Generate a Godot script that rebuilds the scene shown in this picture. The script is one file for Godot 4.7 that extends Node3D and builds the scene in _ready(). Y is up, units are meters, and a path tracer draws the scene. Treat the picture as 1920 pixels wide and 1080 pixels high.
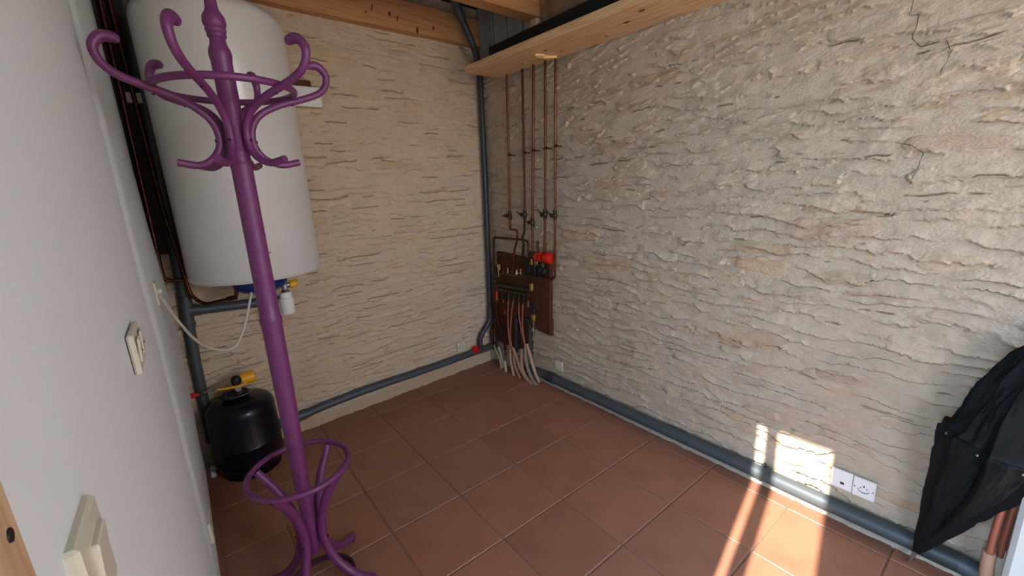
extends Node3D
# A boiler corner: two rubble stone walls, terracotta floor, white water heater, purple coat stand, copper manifold.
# World: x = 0.02 is the right-hand stone wall, z = back_z(x) the back stone wall, y up, metres.

var rng := RandomNumberGenerator.new()
var M := {}

# ------------------------------------------------------------------ mesh builder
class MB:
	var v := PackedVector3Array()
	var n := PackedVector3Array()
	var c := PackedColorArray()
	var i := PackedInt32Array()
	var col := Color.WHITE
	func vert(p: Vector3, nn: Vector3) -> int:
		v.append(p); n.append(nn); c.append(col)
		return v.size() - 1
	func tri(a: int, b: int, d: int) -> void:
		var g := (v[b] - v[a]).cross(v[d] - v[a])
		if g.dot(n[a] + n[b] + n[d]) > 0.0:
			i.append(a); i.append(d); i.append(b)
		else:
			i.append(a); i.append(b); i.append(d)
	func quad(a: int, b: int, d: int, e: int) -> void:
		tri(a, b, d); tri(a, d, e)
	func poly(ps: Array, nn: Vector3) -> void:   # flat convex polygon
		var k := []
		for p in ps:
			k.append(vert(p, nn))
		for j in range(1, k.size() - 1):
			tri(k[0], k[j], k[j + 1])
	func box(ce: Vector3, s: Vector3, bev := 0.003, b := Basis()) -> void:
		var h := s * 0.5
		bev = minf(bev, minf(h.x, minf(h.y, h.z)) * 0.9)
		var f := func(p: Vector3) -> Vector3: return ce + b * p
		var q := h - Vector3(bev, bev, bev)
		for ax in 3:
			var u := (ax + 1) % 3
			var w := (ax + 2) % 3
			for sg in [-1.0, 1.0]:
				var ps := []
				for k in [[-1, -1], [1, -1], [1, 1], [-1, 1]]:
					var p := Vector3()
					p[ax] = sg * h[ax]; p[u] = k[0] * q[u]; p[w] = k[1] * q[w]
					ps.append(f.call(p))
				var nn := Vector3(); nn[ax] = sg
				poly(ps, b * nn)
			for su in [-1.0, 1.0]:
				for sw in [-1.0, 1.0]:
					var ps2 := []
					for k in [[-1, 0], [1, 0], [1, 1], [-1, 1]]:
						var p := Vector3()
						p[ax] = k[0] * q[ax]
						p[u] = su * (h[u] if k[1] == 0 else q[u]); p[w] = sw * (q[w] if k[1] == 0 else h[w])
						ps2.append(f.call(p))
					var nn := Vector3(); nn[u] = su; nn[w] = sw
					poly(ps2, (b * nn).normalized())
		for sx in [-1.0, 1.0]:
			for sy in [-1.0, 1.0]:
				for sz in [-1.0, 1.0]:
					poly([f.call(Vector3(sx * h.x, sy * q.y, sz * q.z)), f.call(Vector3(sx * q.x, sy * h.y, sz * q.z)), f.call(Vector3(sx * q.x, sy * q.y, sz * h.z))], (b * Vector3(sx, sy, sz)).normalized())
	func tube(ps: Array, rad, sides := 10, caps := true) -> void:   # rad: number or one per point
		var m := ps.size()
		var t0: Vector3 = (ps[1] - ps[0]).normalized()
		var up := Vector3.UP if absf(t0.y) < 0.9 else Vector3.RIGHT
		var nx := t0.cross(up).normalized()
		var prev := -1
		for k in m:
			var t: Vector3
			if k == 0: t = t0
			elif k == m - 1: t = (ps[k] - ps[k - 1]).normalized()
			else: t = ((ps[k] - ps[k - 1]).normalized() + (ps[k + 1] - ps[k]).normalized()).normalized()
			nx = (nx - t * nx.dot(t)).normalized()
			var ny := t.cross(nx)
			var r: float = rad[k] if rad is Array else rad
			var first := v.size()
			for j in sides:
				var a := TAU * j / sides
				var d := nx * cos(a) + ny * sin(a)
				vert(ps[k] + d * r, d)
			if prev >= 0:
				for j in sides:
					quad(prev + j, prev + (j + 1) % sides, first + (j + 1) % sides, first + j)
			if caps and (k == 0 or k == m - 1):
				var nn := -t if k == 0 else t
				var ring := []
				for j in sides:
					ring.append(v[first + j])
				poly(ring, nn)
			prev = first
	func lathe(prof: Array, ce: Vector3, b := Basis(), seg := 32, crease := 0.75) -> void:   # prof: Vector2(radius, height)
		var nrm := []
		for k in prof.size() - 1:
			var d: Vector2 = prof[k + 1] - prof[k]
			nrm.append(Vector2(d.y, -d.x).normalized())
		for k in prof.size() - 1:
			var na: Vector2 = nrm[k]
			var nb: Vector2 = nrm[k]
			if k > 0 and nrm[k - 1].dot(nrm[k]) > crease: na = (nrm[k - 1] + nrm[k]).normalized()
			if k < nrm.size() - 1 and nrm[k + 1].dot(nrm[k]) > crease: nb = (nrm[k + 1] + nrm[k]).normalized()
			var f := v.size()
			for j in seg:
				var a := TAU * j / seg
				var d := Vector3(cos(a), 0, sin(a))
				vert(ce + b * (d * prof[k].x + Vector3.UP * prof[k].y), (b * (d * na.x + Vector3.UP * na.y)).normalized())
				vert(ce + b * (d * prof[k + 1].x + Vector3.UP * prof[k + 1].y), (b * (d * nb.x + Vector3.UP * nb.y)).normalized())
			for j in seg:
				var j2 := (j + 1) % seg
				quad(f + 2 * j, f + 2 * j2, f + 2 * j2 + 1, f + 2 * j + 1)
	func torus(ce: Vector3, R: float, r: float, b := Basis(), seg := 40, sides := 10, flat := 1.0) -> void:
		var f := v.size()
		for k in seg:
			var a := TAU * k / seg
			var d := Vector3(cos(a), 0, sin(a))
			for j in sides:
				var e := TAU * j / sides
				vert(ce + b * (d * (R + r * cos(e)) + Vector3.UP * r * flat * sin(e)), (b * (d * cos(e) + Vector3.UP * sin(e))).normalized())
		for k in seg:
			var k2 := (k + 1) % seg
			for j in sides:
				var j2 := (j + 1) % sides
				quad(f + k * sides + j, f + k * sides + j2, f + k2 * sides + j2, f + k2 * sides + j)
	func grid(ps: PackedVector3Array, cols: PackedColorArray, nx: int, ny: int, out: Vector3) -> void:   # ps row by row, nx points per row
		var f := v.size()
		for y in ny:
			for x in nx:
				var k := y * nx + x
				var du := ps[y * nx + mini(x + 1, nx - 1)] - ps[y * nx + maxi(x - 1, 0)]
				var dv := ps[mini(y + 1, ny - 1) * nx + x] - ps[maxi(y - 1, 0) * nx + x]
				var nn := du.cross(dv).normalized()
				if nn.dot(out) < 0.0: nn = -nn
				if nn == Vector3.ZERO: nn = out
				v.append(ps[k]); n.append(nn); c.append(cols[k] if cols.size() else col)
		for y in ny - 1:
			for x in nx - 1:
				var a := f + y * nx + x
				quad(a, a + 1, a + nx + 1, a + nx)
	func mesh() -> ArrayMesh:
		var arr := []
		arr.resize(Mesh.ARRAY_MAX)
		arr[Mesh.ARRAY_VERTEX] = v; arr[Mesh.ARRAY_NORMAL] = n; arr[Mesh.ARRAY_COLOR] = c; arr[Mesh.ARRAY_INDEX] = i
		var m := ArrayMesh.new()
		m.add_surface_from_arrays(Mesh.PRIMITIVE_TRIANGLES, arr)
		return m

# ------------------------------------------------------------------ scene helpers
func obj(called: String, mb, m: Material, parent: Node = self) -> MeshInstance3D:
	var o := MeshInstance3D.new()
	o.name = called
	o.mesh = mb.mesh() if mb is MB else mb
	o.material_override = m
	parent.add_child(o, true)
	return o

func tag(o: Node, label: String, category: String, group := "") -> Node:
	o.set_meta("label", label); o.set_meta("category", category)
	if group: o.set_meta("group", group)
	return o

func thing(called: String, label: String, category: String, at := Vector3.ZERO, group := "") -> Node3D:
	var o := Node3D.new()
	o.name = called; o.position = at
	add_child(o, true)
	tag(o, label, category, group)
	return o

func struct(called: String, at := Transform3D()) -> Node3D:
	var o := Node3D.new()
	o.name = called; o.transform = at
	o.set_meta("kind", "structure")
	add_child(o, true)
	return o

func smooth(ps: Array, per := 5) -> Array:   # Catmull-Rom through the points
	var out := []
	for k in ps.size() - 1:
		var p0 = ps[maxi(k - 1, 0)]
		var p1 = ps[k]
		var p2 = ps[k + 1]
		var p3 = ps[mini(k + 2, ps.size() - 1)]
		for s in per:
			out.append(p1.cubic_interpolate(p2, p0, p3, float(s) / per))
	out.append(ps[-1])
	return out

func bent(ps: Array, r := 0.02, per := 4) -> Array:   # straight runs joined by round elbows
	var out := [ps[0]]
	for k in range(1, ps.size() - 1):
		var a: Vector3 = ps[k - 1]
		var b: Vector3 = ps[k]
		var c: Vector3 = ps[k + 1]
		var q := minf(r, minf(a.distance_to(b), b.distance_to(c)) * 0.45)
		var s := b + (a - b).normalized() * q
		var e := b + (c - b).normalized() * q
		for t in per + 1:
			var f := float(t) / per
			out.append(s.lerp(b, f).lerp(b.lerp(e, f), f))
	out.append(ps[-1])
	return out

func zy(x: float, flat: Array) -> Array:   # [z, y, z, y ...] on the plane x
	var out := []
	for k in range(0, flat.size(), 2):
		out.append(Vector3(x, flat[k + 1], flat[k]))
	return out

func back_z(x: float) -> float:
	return -0.045 - 0.05 * x

func noise(sd: int, oct := 3, kind := FastNoiseLite.TYPE_SIMPLEX_SMOOTH, fractal := FastNoiseLite.FRACTAL_FBM) -> FastNoiseLite:
	var f := FastNoiseLite.new()
	f.seed = sd; f.noise_type = kind; f.frequency = 1.0
	f.fractal_type = fractal if oct > 1 else FastNoiseLite.FRACTAL_NONE
	f.fractal_octaves = oct
	return f

func tex(sd: int, freq: float, oct: int, cols: Array, size := 512) -> NoiseTexture2D:
	var t := NoiseTexture2D.new()
	t.width = size; t.height = size; t.seamless = true
	var f := noise(sd, oct)
	f.frequency = freq
	t.noise = f
	if cols.size():
		var g := Gradient.new()
		g.offsets = PackedFloat32Array(range(cols.size()).map(func(k): return k / float(cols.size() - 1)))
		g.colors = PackedColorArray(cols)
		t.color_ramp = g
	return t

func g(k: float) -> Color:
	return Color(k, k, k)

func mat(col: Color, rough := 0.6, metal := 0.0, o := {}) -> StandardMaterial3D:
	var m := StandardMaterial3D.new()
	m.albedo_color = col; m.roughness = rough; m.metallic = metal
	if o.has("tex"):
		m.albedo_texture = o.tex
		m.uv1_triplanar = true
		m.uv1_scale = o.get("scale", Vector3.ONE)
	if o.has("bump"):
		m.heightmap_enabled = true
		m.heightmap_texture = o.bump
		m.heightmap_scale = o.get("bump_cm", 0.1)
		m.uv1_triplanar = true
		m.uv1_scale = o.get("scale", Vector3.ONE)
	if o.get("vc", false): m.vertex_color_use_as_albedo = true
	if o.has("coat"):
		m.clearcoat_enabled = true; m.clearcoat = o.coat; m.clearcoat_roughness = o.get("coat_rough", 0.1)
	if o.has("spec"): m.metallic_specular = o.spec
	if o.has("rim"):
		m.rim_enabled = true; m.rim = o.rim
	return m

func materials() -> void:
	var mottle := tex(3, 0.012, 4, [g(0.80), g(0.93), g(1.0), g(1.0)])
	var fine := tex(5, 0.02, 5, [])
	var rough_t := tex(23, 0.03, 6, [], 1024)
	var stone_t := tex(7, 0.015, 5, [Color(0.94, 0.92, 0.89), Color(0.98, 0.97, 0.955), Color(1, 0.995, 0.985), Color(1, 1, 1)])
	M.stone = mat(Color(1, 1, 1), 0.9, 0.0, {"tex": stone_t, "bump": rough_t, "bump_cm": 0.30, "scale": Vector3(2.0, 3.0, 2.0), "vc": true, "spec": 0.2})
	M.core = mat(Color(0.62, 0.55, 0.46), 0.9)
	M.crack = mat(Color(0.10, 0.08, 0.07), 1.0)
	M.plaster = mat(Color(0.845, 0.86, 0.85), 0.75, 0.0, {"bump": fine, "bump_cm": 0.015, "scale": Vector3(1.3, 1.3, 1.3), "spec": 0.3})
	var grain := tex(11, 0.018, 4, [Color(0.80, 0.70, 0.60), Color(0.92, 0.87, 0.81), Color(0.98, 0.96, 0.93), Color(1, 0.98, 0.96)])
	var wood := Color(0.80, 0.60, 0.41)
	M.wood_x = mat(wood, 0.55, 0.0, {"tex": grain, "scale": Vector3(0.35, 5.0, 5.0)})
	M.wood_z = mat(Color(0.90, 0.76, 0.59), 0.5, 0.0, {"tex": grain, "scale": Vector3(5.0, 5.0, 0.35)})
	M.wood_pale = mat(Color(0.80, 0.69, 0.565), 0.6, 0.0, {"tex": grain, "scale": Vector3(5.0, 0.5, 5.0)})
	M.clip = mat(Color(0.93, 0.80, 0.52), 0.6)
	M.knot = mat(Color(0.20, 0.11, 0.06), 0.7)
	M.board_grey = mat(Color(0.58, 0.545, 0.50), 0.9, 0.0, {"tex": mottle, "scale": Vector3(1, 1, 1)})
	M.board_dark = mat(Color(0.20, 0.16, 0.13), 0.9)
	M.foam = mat(Color(0.045, 0.045, 0.045), 0.9)
	var tile_t := tex(13, 0.01, 4, [Color(0.93, 0.91, 0.90), Color(0.98, 0.97, 0.97), Color(1, 1, 1), Color(1, 1, 1)])
	M.tiles = []
	for k in [Color(0.60, 0.415, 0.325), Color(0.585, 0.40, 0.315), Color(0.615, 0.42, 0.325), Color(0.595, 0.415, 0.33), Color(0.605, 0.41, 0.315)]:
		M.tiles.append(mat(k, 0.42, 0.0, {"tex": tile_t, "scale": Vector3(0.9, 0.9, 0.9), "spec": 0.5}))
	M.grout = mat(Color(0.52, 0.41, 0.33), 0.9, 0.0, {"tex": mottle, "scale": Vector3(4, 4, 4)})
	M.skirting = mat(Color(0.50, 0.31, 0.22), 0.5)
	M.heater = mat(Color(0.82, 0.81, 0.78), 0.3, 0.0, {"coat": 0.3, "coat_rough": 0.15})
	M.heater_under = mat(Color(0.80, 0.79, 0.77), 0.5)
	M.blue = mat(Color(0.06, 0.16, 0.42), 0.4)
	M.white = mat(Color(0.90, 0.90, 0.88), 0.4)
	M.cream = mat(Color(0.80, 0.775, 0.69), 0.35)
	M.cord = mat(Color(0.80, 0.77, 0.72), 0.5)
	M.yellow = mat(Color(0.92, 0.66, 0.06), 0.4)
	M.red = mat(Color(0.80, 0.10, 0.05), 0.4)
	M.orange = mat(Color(0.80, 0.24, 0.10), 0.5)
	M.green = mat(Color(0.16, 0.30, 0.12), 0.5)
	M.pvc = mat(Color(0.27, 0.30, 0.31), 0.45)
	M.pvc_dark = mat(Color(0.20, 0.225, 0.23), 0.45)
	M.copper = mat(Color(0.47, 0.27, 0.19), 0.36, 0.9, {"tex": tex(17, 0.03, 3, [g(0.5), g(0.85), g(1.0), g(1.0)], 256), "scale": Vector3(6, 6, 6)})
	M.copper_old = mat(Color(0.34, 0.20, 0.15), 0.45, 0.75, {"tex": M.copper.albedo_texture, "scale": Vector3(6, 6, 6)})
	M.copper_pink = mat(Color(0.68, 0.43, 0.34), 0.42, 0.5)
	M.brass = mat(Color(0.64, 0.52, 0.30), 0.4, 0.85)
	M.brass_dark = mat(Color(0.26, 0.23, 0.17), 0.5, 0.6)
	M.steel = mat(Color(0.66, 0.65, 0.62), 0.35, 0.9)
	M.iron = mat(Color(0.12, 0.11, 0.10), 0.6, 0.3)
	M.black = mat(Color(0.05, 0.05, 0.05), 0.6)
	M.panel_brown = mat(Color(0.36, 0.22, 0.16), 0.6, 0.0, {"tex": mottle, "scale": Vector3(2, 2, 2), "spec": 0.2})
	M.panel_tan = mat(Color(0.52, 0.40, 0.29), 0.7, 0.0, {"tex": mottle, "scale": Vector3(1.5, 1.5, 1.5)})
	M.conduit = mat(Color(0.70, 0.55, 0.45), 0.6)
	M.conduit_pale = mat(Color(0.74, 0.68, 0.58), 0.6)
	M.conduit_grey = mat(Color(0.55, 0.48, 0.42), 0.6)
	M.navy = mat(Color(0.02, 0.035, 0.085), 0.3, 0.0, {"coat": 0.2, "coat_rough": 0.12, "spec": 0.35})
	M.purple = mat(Color(0.45, 0.20, 0.405), 0.42, 0.0, {"tex": tex(19, 0.02, 3, [g(0.88), g(0.97), g(1.0)], 256), "scale": Vector3(5, 2, 5), "spec": 0.5})
	M.purple_dark = mat(Color(0.26, 0.15, 0.25), 0.6)
	M.hole = mat(Color(0.07, 0.02, 0.06), 0.8)
	M.fabric = mat(Color(0.03, 0.062, 0.072), 0.65, 0.0, {"rim": 0.04, "spec": 0.3})
	M.rad = mat(Color(0.83, 0.85, 0.83), 0.35)
	M.glass = mat(Color(1, 1, 1, 0.06), 0.05)
	M.glass.transparency = BaseMaterial3D.TRANSPARENCY_ALPHA
	M.dark_grey = mat(Color(0.12, 0.12, 0.13), 0.5)
	M.socket_in = mat(Color(0.55, 0.56, 0.58), 0.5)

# ------------------------------------------------------------------ _ready
func _ready() -> void:
	rng.seed = 20
	view_and_light()
	materials()
	room_shell()
	stone_walls()
	floor_tiles()
	ceiling_wood()
	water_heater()
	left_pipework()
	floor_drains()
	gas_tank()
	coat_stand()
	manifold()
	wall_fittings()
	umbrella()
	right_end()

func view_and_light() -> void:
	var cam := Camera3D.new()
	cam.name = "camera"
	var bx := Vector3(0.782704791, -0.050935253, 0.620305417)
	var by := Vector3(0.182788998, 0.971507200, -0.150871)
	var bz := Vector3(-0.594946547, 0.231472158, 0.769713744)
	cam.transform = Transform3D(Basis(bx, by, bz).orthonormalized(), Vector3(-1.9176, 1.3905, 2.7175))
	cam.fov = 68.2726
	cam.near = 0.02
	add_child(cam)
	cam.current = true
	var e := Environment.new()
	var sky := Sky.new()
	var sm := ProceduralSkyMaterial.new()
	sm.sky_top_color = Color(0.50, 0.66, 0.90)
	sm.sky_horizon_color = Color(0.82, 0.90, 0.96)
	sm.ground_bottom_color = Color(0.58, 0.50, 0.42)
	sm.ground_horizon_color = Color(0.70, 0.65, 0.58)
	sm.sky_energy_multiplier = 2.6
	sm.ground_energy_multiplier = 1.6
	sky.sky_material = sm
	e.background_mode = Environment.BG_SKY
	e.sky = sky
	e.tonemap_mode = Environment.TONE_MAPPER_LINEAR
	e.tonemap_exposure = 1.0
	e.sdfgi_enabled = true; e.ssao_enabled = true; e.ssil_enabled = true
	var we := WorldEnvironment.new()
	we.name = "environment"
	we.environment = e
	add_child(we)
	# the sun comes in through the doorway in the left wall
	var sun := DirectionalLight3D.new()
	sun.name = "sun"
	sun.light_color = Color(1.0, 0.97, 0.93)
	sun.light_energy = 7.0
	sun.light_angular_distance = 0.6
	sun.shadow_enabled = true
	var el := deg_to_rad(40.0)
	var dir := Vector3(0.978 * cos(el), -sin(el), -0.21 * cos(el))
	sun.look_at_from_position(Vector3.ZERO, dir, Vector3.UP)
	add_child(sun)
	# added fill light, set in an invented window behind the camera
	var rear_fill := AreaLight3D.new()
	rear_fill.name = "rear_fill_light"
	rear_fill.area_size = Vector2(0.8, 1.2)
	rear_fill.position = Vector3(-0.50, 1.75, 4.52)
	rear_fill.light_color = Color(1.0, 0.97, 0.94)
	rear_fill.light_energy = 2.55
	rear_fill.area_range = 12.0
	rear_fill.shadow_enabled = true
	add_child(rear_fill)
	# added fill light, low in the made-up door of the left wall
	var side_fill := AreaLight3D.new()
	side_fill.name = "side_fill_light"
	side_fill.area_size = Vector2(0.9, 1.3)
	side_fill.transform = Transform3D(Basis(Vector3.UP, -PI / 2), Vector3(-1.98, 0.80, 3.84))
	side_fill.light_color = Color(1.0, 0.975, 0.955)
	side_fill.light_energy = 1.25
	side_fill.area_range = 12.0
	side_fill.shadow_enabled = true
	add_child(side_fill)
	# cool skylight through the narrow opening of the doorway
	var cl := AreaLight3D.new()
	cl.name = "doorway_skylight"
	cl.area_size = Vector2(0.26, 1.5)
	cl.transform = Transform3D(Basis(Vector3.UP, -PI / 2), Vector3(-2.19, 1.25, 2.62))
	cl.light_color = Color(0.66, 0.86, 1.0)
	cl.light_energy = 2.3
	cl.area_range = 12.0
	cl.shadow_enabled = true
	add_child(cl)

# ------------------------------------------------------------------ the room
func room_shell() -> void:
	# left wall: white plaster, slightly wavy, ends 0.2 m before the back wall; the doorway behind the camera lets the sun in
	var w := struct("wall_left")
	var nz := noise(31, 3)
	var mb := MB.new()
	var ps := PackedVector3Array()
	var z0 := 0.20
	var nx := 150
	var ny := 110
	for b in ny:
		for a in nx:
			var z := z0 + (2.45 - z0) * a / (nx - 1.0)
			var y := 2.62 * b / (ny - 1.0)
			var x := -2.02 + 0.003 * nz.get_noise_2d(z * 0.9, y * 0.9) + 0.001 * nz.get_noise_2d(z * 5.0 + 9.0, y * 4.0)
			var cz := 1.2 + 0.05 * nz.get_noise_2d(y * 1.5, 40.0) - 0.05 * y
			x += 0.007 * smoothstep(0.08, 0.5, y) * smoothstep(cz + 0.005, cz - 0.06, z) - 0.005 * exp(-pow((z - cz) / 0.018, 2.0))   # the old crease
			x += 0.016 * smoothstep(0.75, 0.25, z) * exp(-pow((y - 0.85) / 0.40, 2.0))
			x -= 0.010 * smoothstep(0.24, 0.20, z)
			ps.append(Vector3(x, y, z))
	mb.grid(ps, PackedColorArray(), nx, ny, Vector3.RIGHT)
	mb.box(Vector3(-2.095, 1.31, 1.325), Vector3(0.13, 2.62, 2.25), 0.004)
	obj("plaster", mb, M.plaster, w)
	mb = MB.new()
	mb.box(Vector3(-2.10, 2.385, 2.607), Vector3(0.16, 0.47, 0.315), 0.002)
	obj("plaster", mb, M.plaster, w)
	mb = MB.new()
	mb.box(Vector3(-2.10, 1.31, 3.0475), Vector3(0.16, 2.62, 0.565), 0.002)
	obj("plaster", mb, M.plaster, w)
	mb = MB.new()
	mb.box(Vector3(-2.10, 2.36, 3.84), Vector3(0.16, 0.52, 1.02), 0.004)
	obj("plaster", mb, M.plaster, w)
	mb = MB.new()
	mb.box(Vector3(-2.10, 1.31, 4.51), Vector3(0.16, 2.62, 0.32), 0.004)
	obj("plaster", mb, M.plaster, w)
	# unseen glazed door, added farther back so more sun bounces in
	var d2 := struct("added_door_2")
	for q in [[1.0, 3.36, 2.0, 0.06], [1.0, 4.32, 2.0, 0.06], [2.06, 3.84, 0.08, 1.02], [0.10, 3.84, 0.2, 0.90]]:
		mb = MB.new()
		mb.box(Vector3(-2.10, q[0], q[1]), Vector3(0.06, q[2], q[3]), 0.004)
		obj("door_frame", mb, M.wood_pale, d2)
	mb = MB.new()
	mb.box(Vector3(-2.10, 1.11, 3.84), Vector3(0.006, 1.82, 0.90), 0.001)
	obj("pane", mb, M.glass, d2)
	# recess behind the end of that wall
	var ws := struct("wall_recess")
	mb = MB.new()
	mb.box(Vector3(-2.62, 1.31, 0.5), Vector3(0.2, 2.62, 1.6), 0.004)
	obj("plaster", mb, M.core, ws)
	mb = MB.new()
	mb.box(Vector3(-2.34, 1.31, 0.7), Vector3(0.40, 2.62, 0.12), 0.004)
	obj("plaster", mb, M.core, ws)
	# front wall with the added window behind the camera
	var wf := struct("wall_front")
	mb = MB.new()
	mb.box(Vector3(-1.0, 0.57, 4.68), Vector3(2.4, 1.18, 0.2), 0.004)
	obj("plaster", mb, M.plaster, wf)
	mb = MB.new()
	mb.box(Vector3(-1.0, 2.56, 4.68), Vector3(2.4, 0.16, 0.2), 0.004)
	obj("plaster", mb, M.plaster, wf)
	mb = MB.new()
	mb.box(Vector3(-1.70, 1.82, 4.68), Vector3(1.0, 1.33, 0.2), 0.004)
	obj("plaster", mb, M.plaster, wf)
	mb = MB.new()
	mb.box(Vector3(0.10, 1.82, 4.68), Vector3(0.2, 1.33, 0.2), 0.004)
	obj("plaster", mb, M.plaster, wf)
	var wn := struct("added_window_1")  # unseen window, added as the opening for the rear fill light
	mb = MB.new()
	for s in [[-0.6, 1.185, 1.2, 0.05], [-0.6, 2.455, 1.2, 0.05], [-1.175, 1.82, 0.05, 1.22], [-0.025, 1.82, 0.05, 1.22], [-0.6, 1.82, 0.05, 1.22]]:
		mb = MB.new()
		mb.box(Vector3(s[0], s[1], 4.68), Vector3(s[2], s[3], 0.06), 0.004)
		obj("window_frame", mb, M.wood_pale, wn)
	mb = MB.new()
	mb.box(Vector3(-0.6, 1.82, 4.70), Vector3(1.1, 1.22, 0.006), 0.001)
	obj("pane", mb, M.glass, wn)
	# doorway frame in the left wall, the slim edge of it is in view
	var d := struct("door_1")
	mb = MB.new()
	mb.box(Vector3(-2.055, 1.0, 2.415), Vector3(0.075, 2.02, 0.075), 0.004)
	obj("door_frame", mb, M.wood_pale, d)
	mb = MB.new()
	mb.box(Vector3(-2.10, 1.08, 2.526), Vector3(0.03, 2.16, 0.052), 0.003)
	obj("door_frame", mb, M.wood_pale, d)
	mb = MB.new()
	mb.lathe([Vector2(0.0, 0.0008), Vector2(0.004, 0.0008), Vector2(0.005, -0.002)], Vector3(-2.0175, 1.222, 2.394), Basis(Vector3.FORWARD, PI / 2), 10)
	obj("screw_hole", mb, M.black, d)
	# brown skirting at the foot of the white wall
	var b := struct("baseboard_left")
	mb = MB.new()
	mb.box(Vector3(-2.018, 0.036, 1.33), Vector3(0.026, 0.072, 2.24), 0.002)
	obj("skirting", mb, M.skirting, b)
	# ceiling boards
	var c := struct("ceiling")
	mb = MB.new()
	mb.box(Vector3(-1.1, 2.68, 3.0), Vector3(2.9, 0.12, 3.6), 0.004)
	obj("slab", mb, M.board_grey, c)
	for k in 9:
		mb = MB.new()
		mb.box(Vector3(-1.2 , 2.63, -0.02 + 0.15 * k), Vector3(2.9, 0.03, 0.145), 0.003)
		obj("ceiling_board", mb, M.board_dark if k < 1 else M.board_grey, c)

func stone_walls() -> void:
	var right := stone_wall("wall_right", Transform3D(Basis(Vector3(0, 0, 1), Vector3(0, 1, 0), Vector3(-1, 0, 0)), Vector3(0.02, 0, -0.05)),
		3.15, 2.62, {"seed": 41, "h": [0.045, 0.105], "len": [1.7, 5.0], "relief": 1.0,
		"stone": [Color(0.745, 0.665, 0.57), Color(0.755, 0.685, 0.60), Color(0.735, 0.67, 0.59), Color(0.75, 0.645, 0.525), Color(0.73, 0.63, 0.55), Color(0.755, 0.695, 0.62)], "mortar": Color(0.745, 0.68, 0.60), "cell": 0.0058, "gap": 0.36, "step": 0.050, "ledge": 0.019})
	var mb := MB.new()
	mb.box(Vector3(1.55, 1.31, -0.13), Vector3(3.3, 2.7, 0.2), 0.004)
	obj("core", mb, M.core, right)
	mb = MB.new()
	mb.box(Vector3(3.95, 1.31, -0.10), Vector3(1.6, 2.7, 0.2), 0.004)
	obj("plaster", mb, M.plaster, right)  # unseen end of the wall, made white to bounce more light
	# hairline cracks in the pointing near the upper right
	crack(right, [1815, 0], zy_local([2.25, 2.05, 2.28, 1.98, 2.275, 1.93]))
	crack(right, [1816, 0], zy_local([2.345, 1.93, 2.335, 1.85, 2.36, 1.845, 2.35, 1.78, 2.375, 1.75, 2.43, 1.755, 2.445, 1.72, 2.43, 1.66]))
	crack(right, [1850, 0], zy_local([2.345, 1.47, 2.39, 1.455, 2.42, 1.43, 2.415, 1.385, 2.40, 1.33]))
	var a := Vector3(1, 0, -0.05).normalized()
	var back := stone_wall("wall_back", Transform3D(Basis(a, Vector3.UP, a.cross(Vector3.UP)), Vector3(-2.52, 0, back_z(-2.52))),
		2.56, 2.62, {"seed": 43, "h": [0.035, 0.075], "len": [2.0, 6.0], "relief": 0.8,
		"stone": [Color(0.82, 0.735, 0.625), Color(0.815, 0.73, 0.64), Color(0.80, 0.73, 0.65), Color(0.82, 0.71, 0.58), Color(0.805, 0.71, 0.625)], "mortar": Color(0.80, 0.725, 0.63), "cell": 0.0058, "gap": 0.13, "step": 0.042, "ledge": 0.017})
	mb = MB.new()
	mb.box(Vector3(1.28, 1.31, -0.13), Vector3(2.9, 2.7, 0.2), 0.004)
	obj("core", mb, M.core, back)

func zy_local(flat: Array) -> Array:   # (z, y) in the world to the right wall's own u, v
	var out := []
	for k in range(0, flat.size(), 2):
		out.append(Vector3(flat[k] + 0.05, flat[k + 1], 0.0))
	return out

func crack(wall: Node3D, sd: Array, ps: Array) -> void:
	var mb := MB.new()
	var r := noise(sd[0], 2)
	var pts := []
	var rad := []
	for k in ps.size() - 1:
		for s in 5:
			var p: Vector3 = ps[k].lerp(ps[k + 1], s / 5.0)
			pts.append(Vector3(p.x + 0.004 * r.get_noise_2d(p.y * 60.0, 1.0), p.y, 0.0105))
			rad.append(0.0008 + 0.0007 * r.get_noise_2d(p.y * 40.0, 7.0))
	pts.append(ps[-1] + Vector3(0, 0, 0.0105)); rad.append(0.0004)
	mb.tube(pts, rad, 5)
	obj("crack", mb, M.crack, wall)

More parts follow.
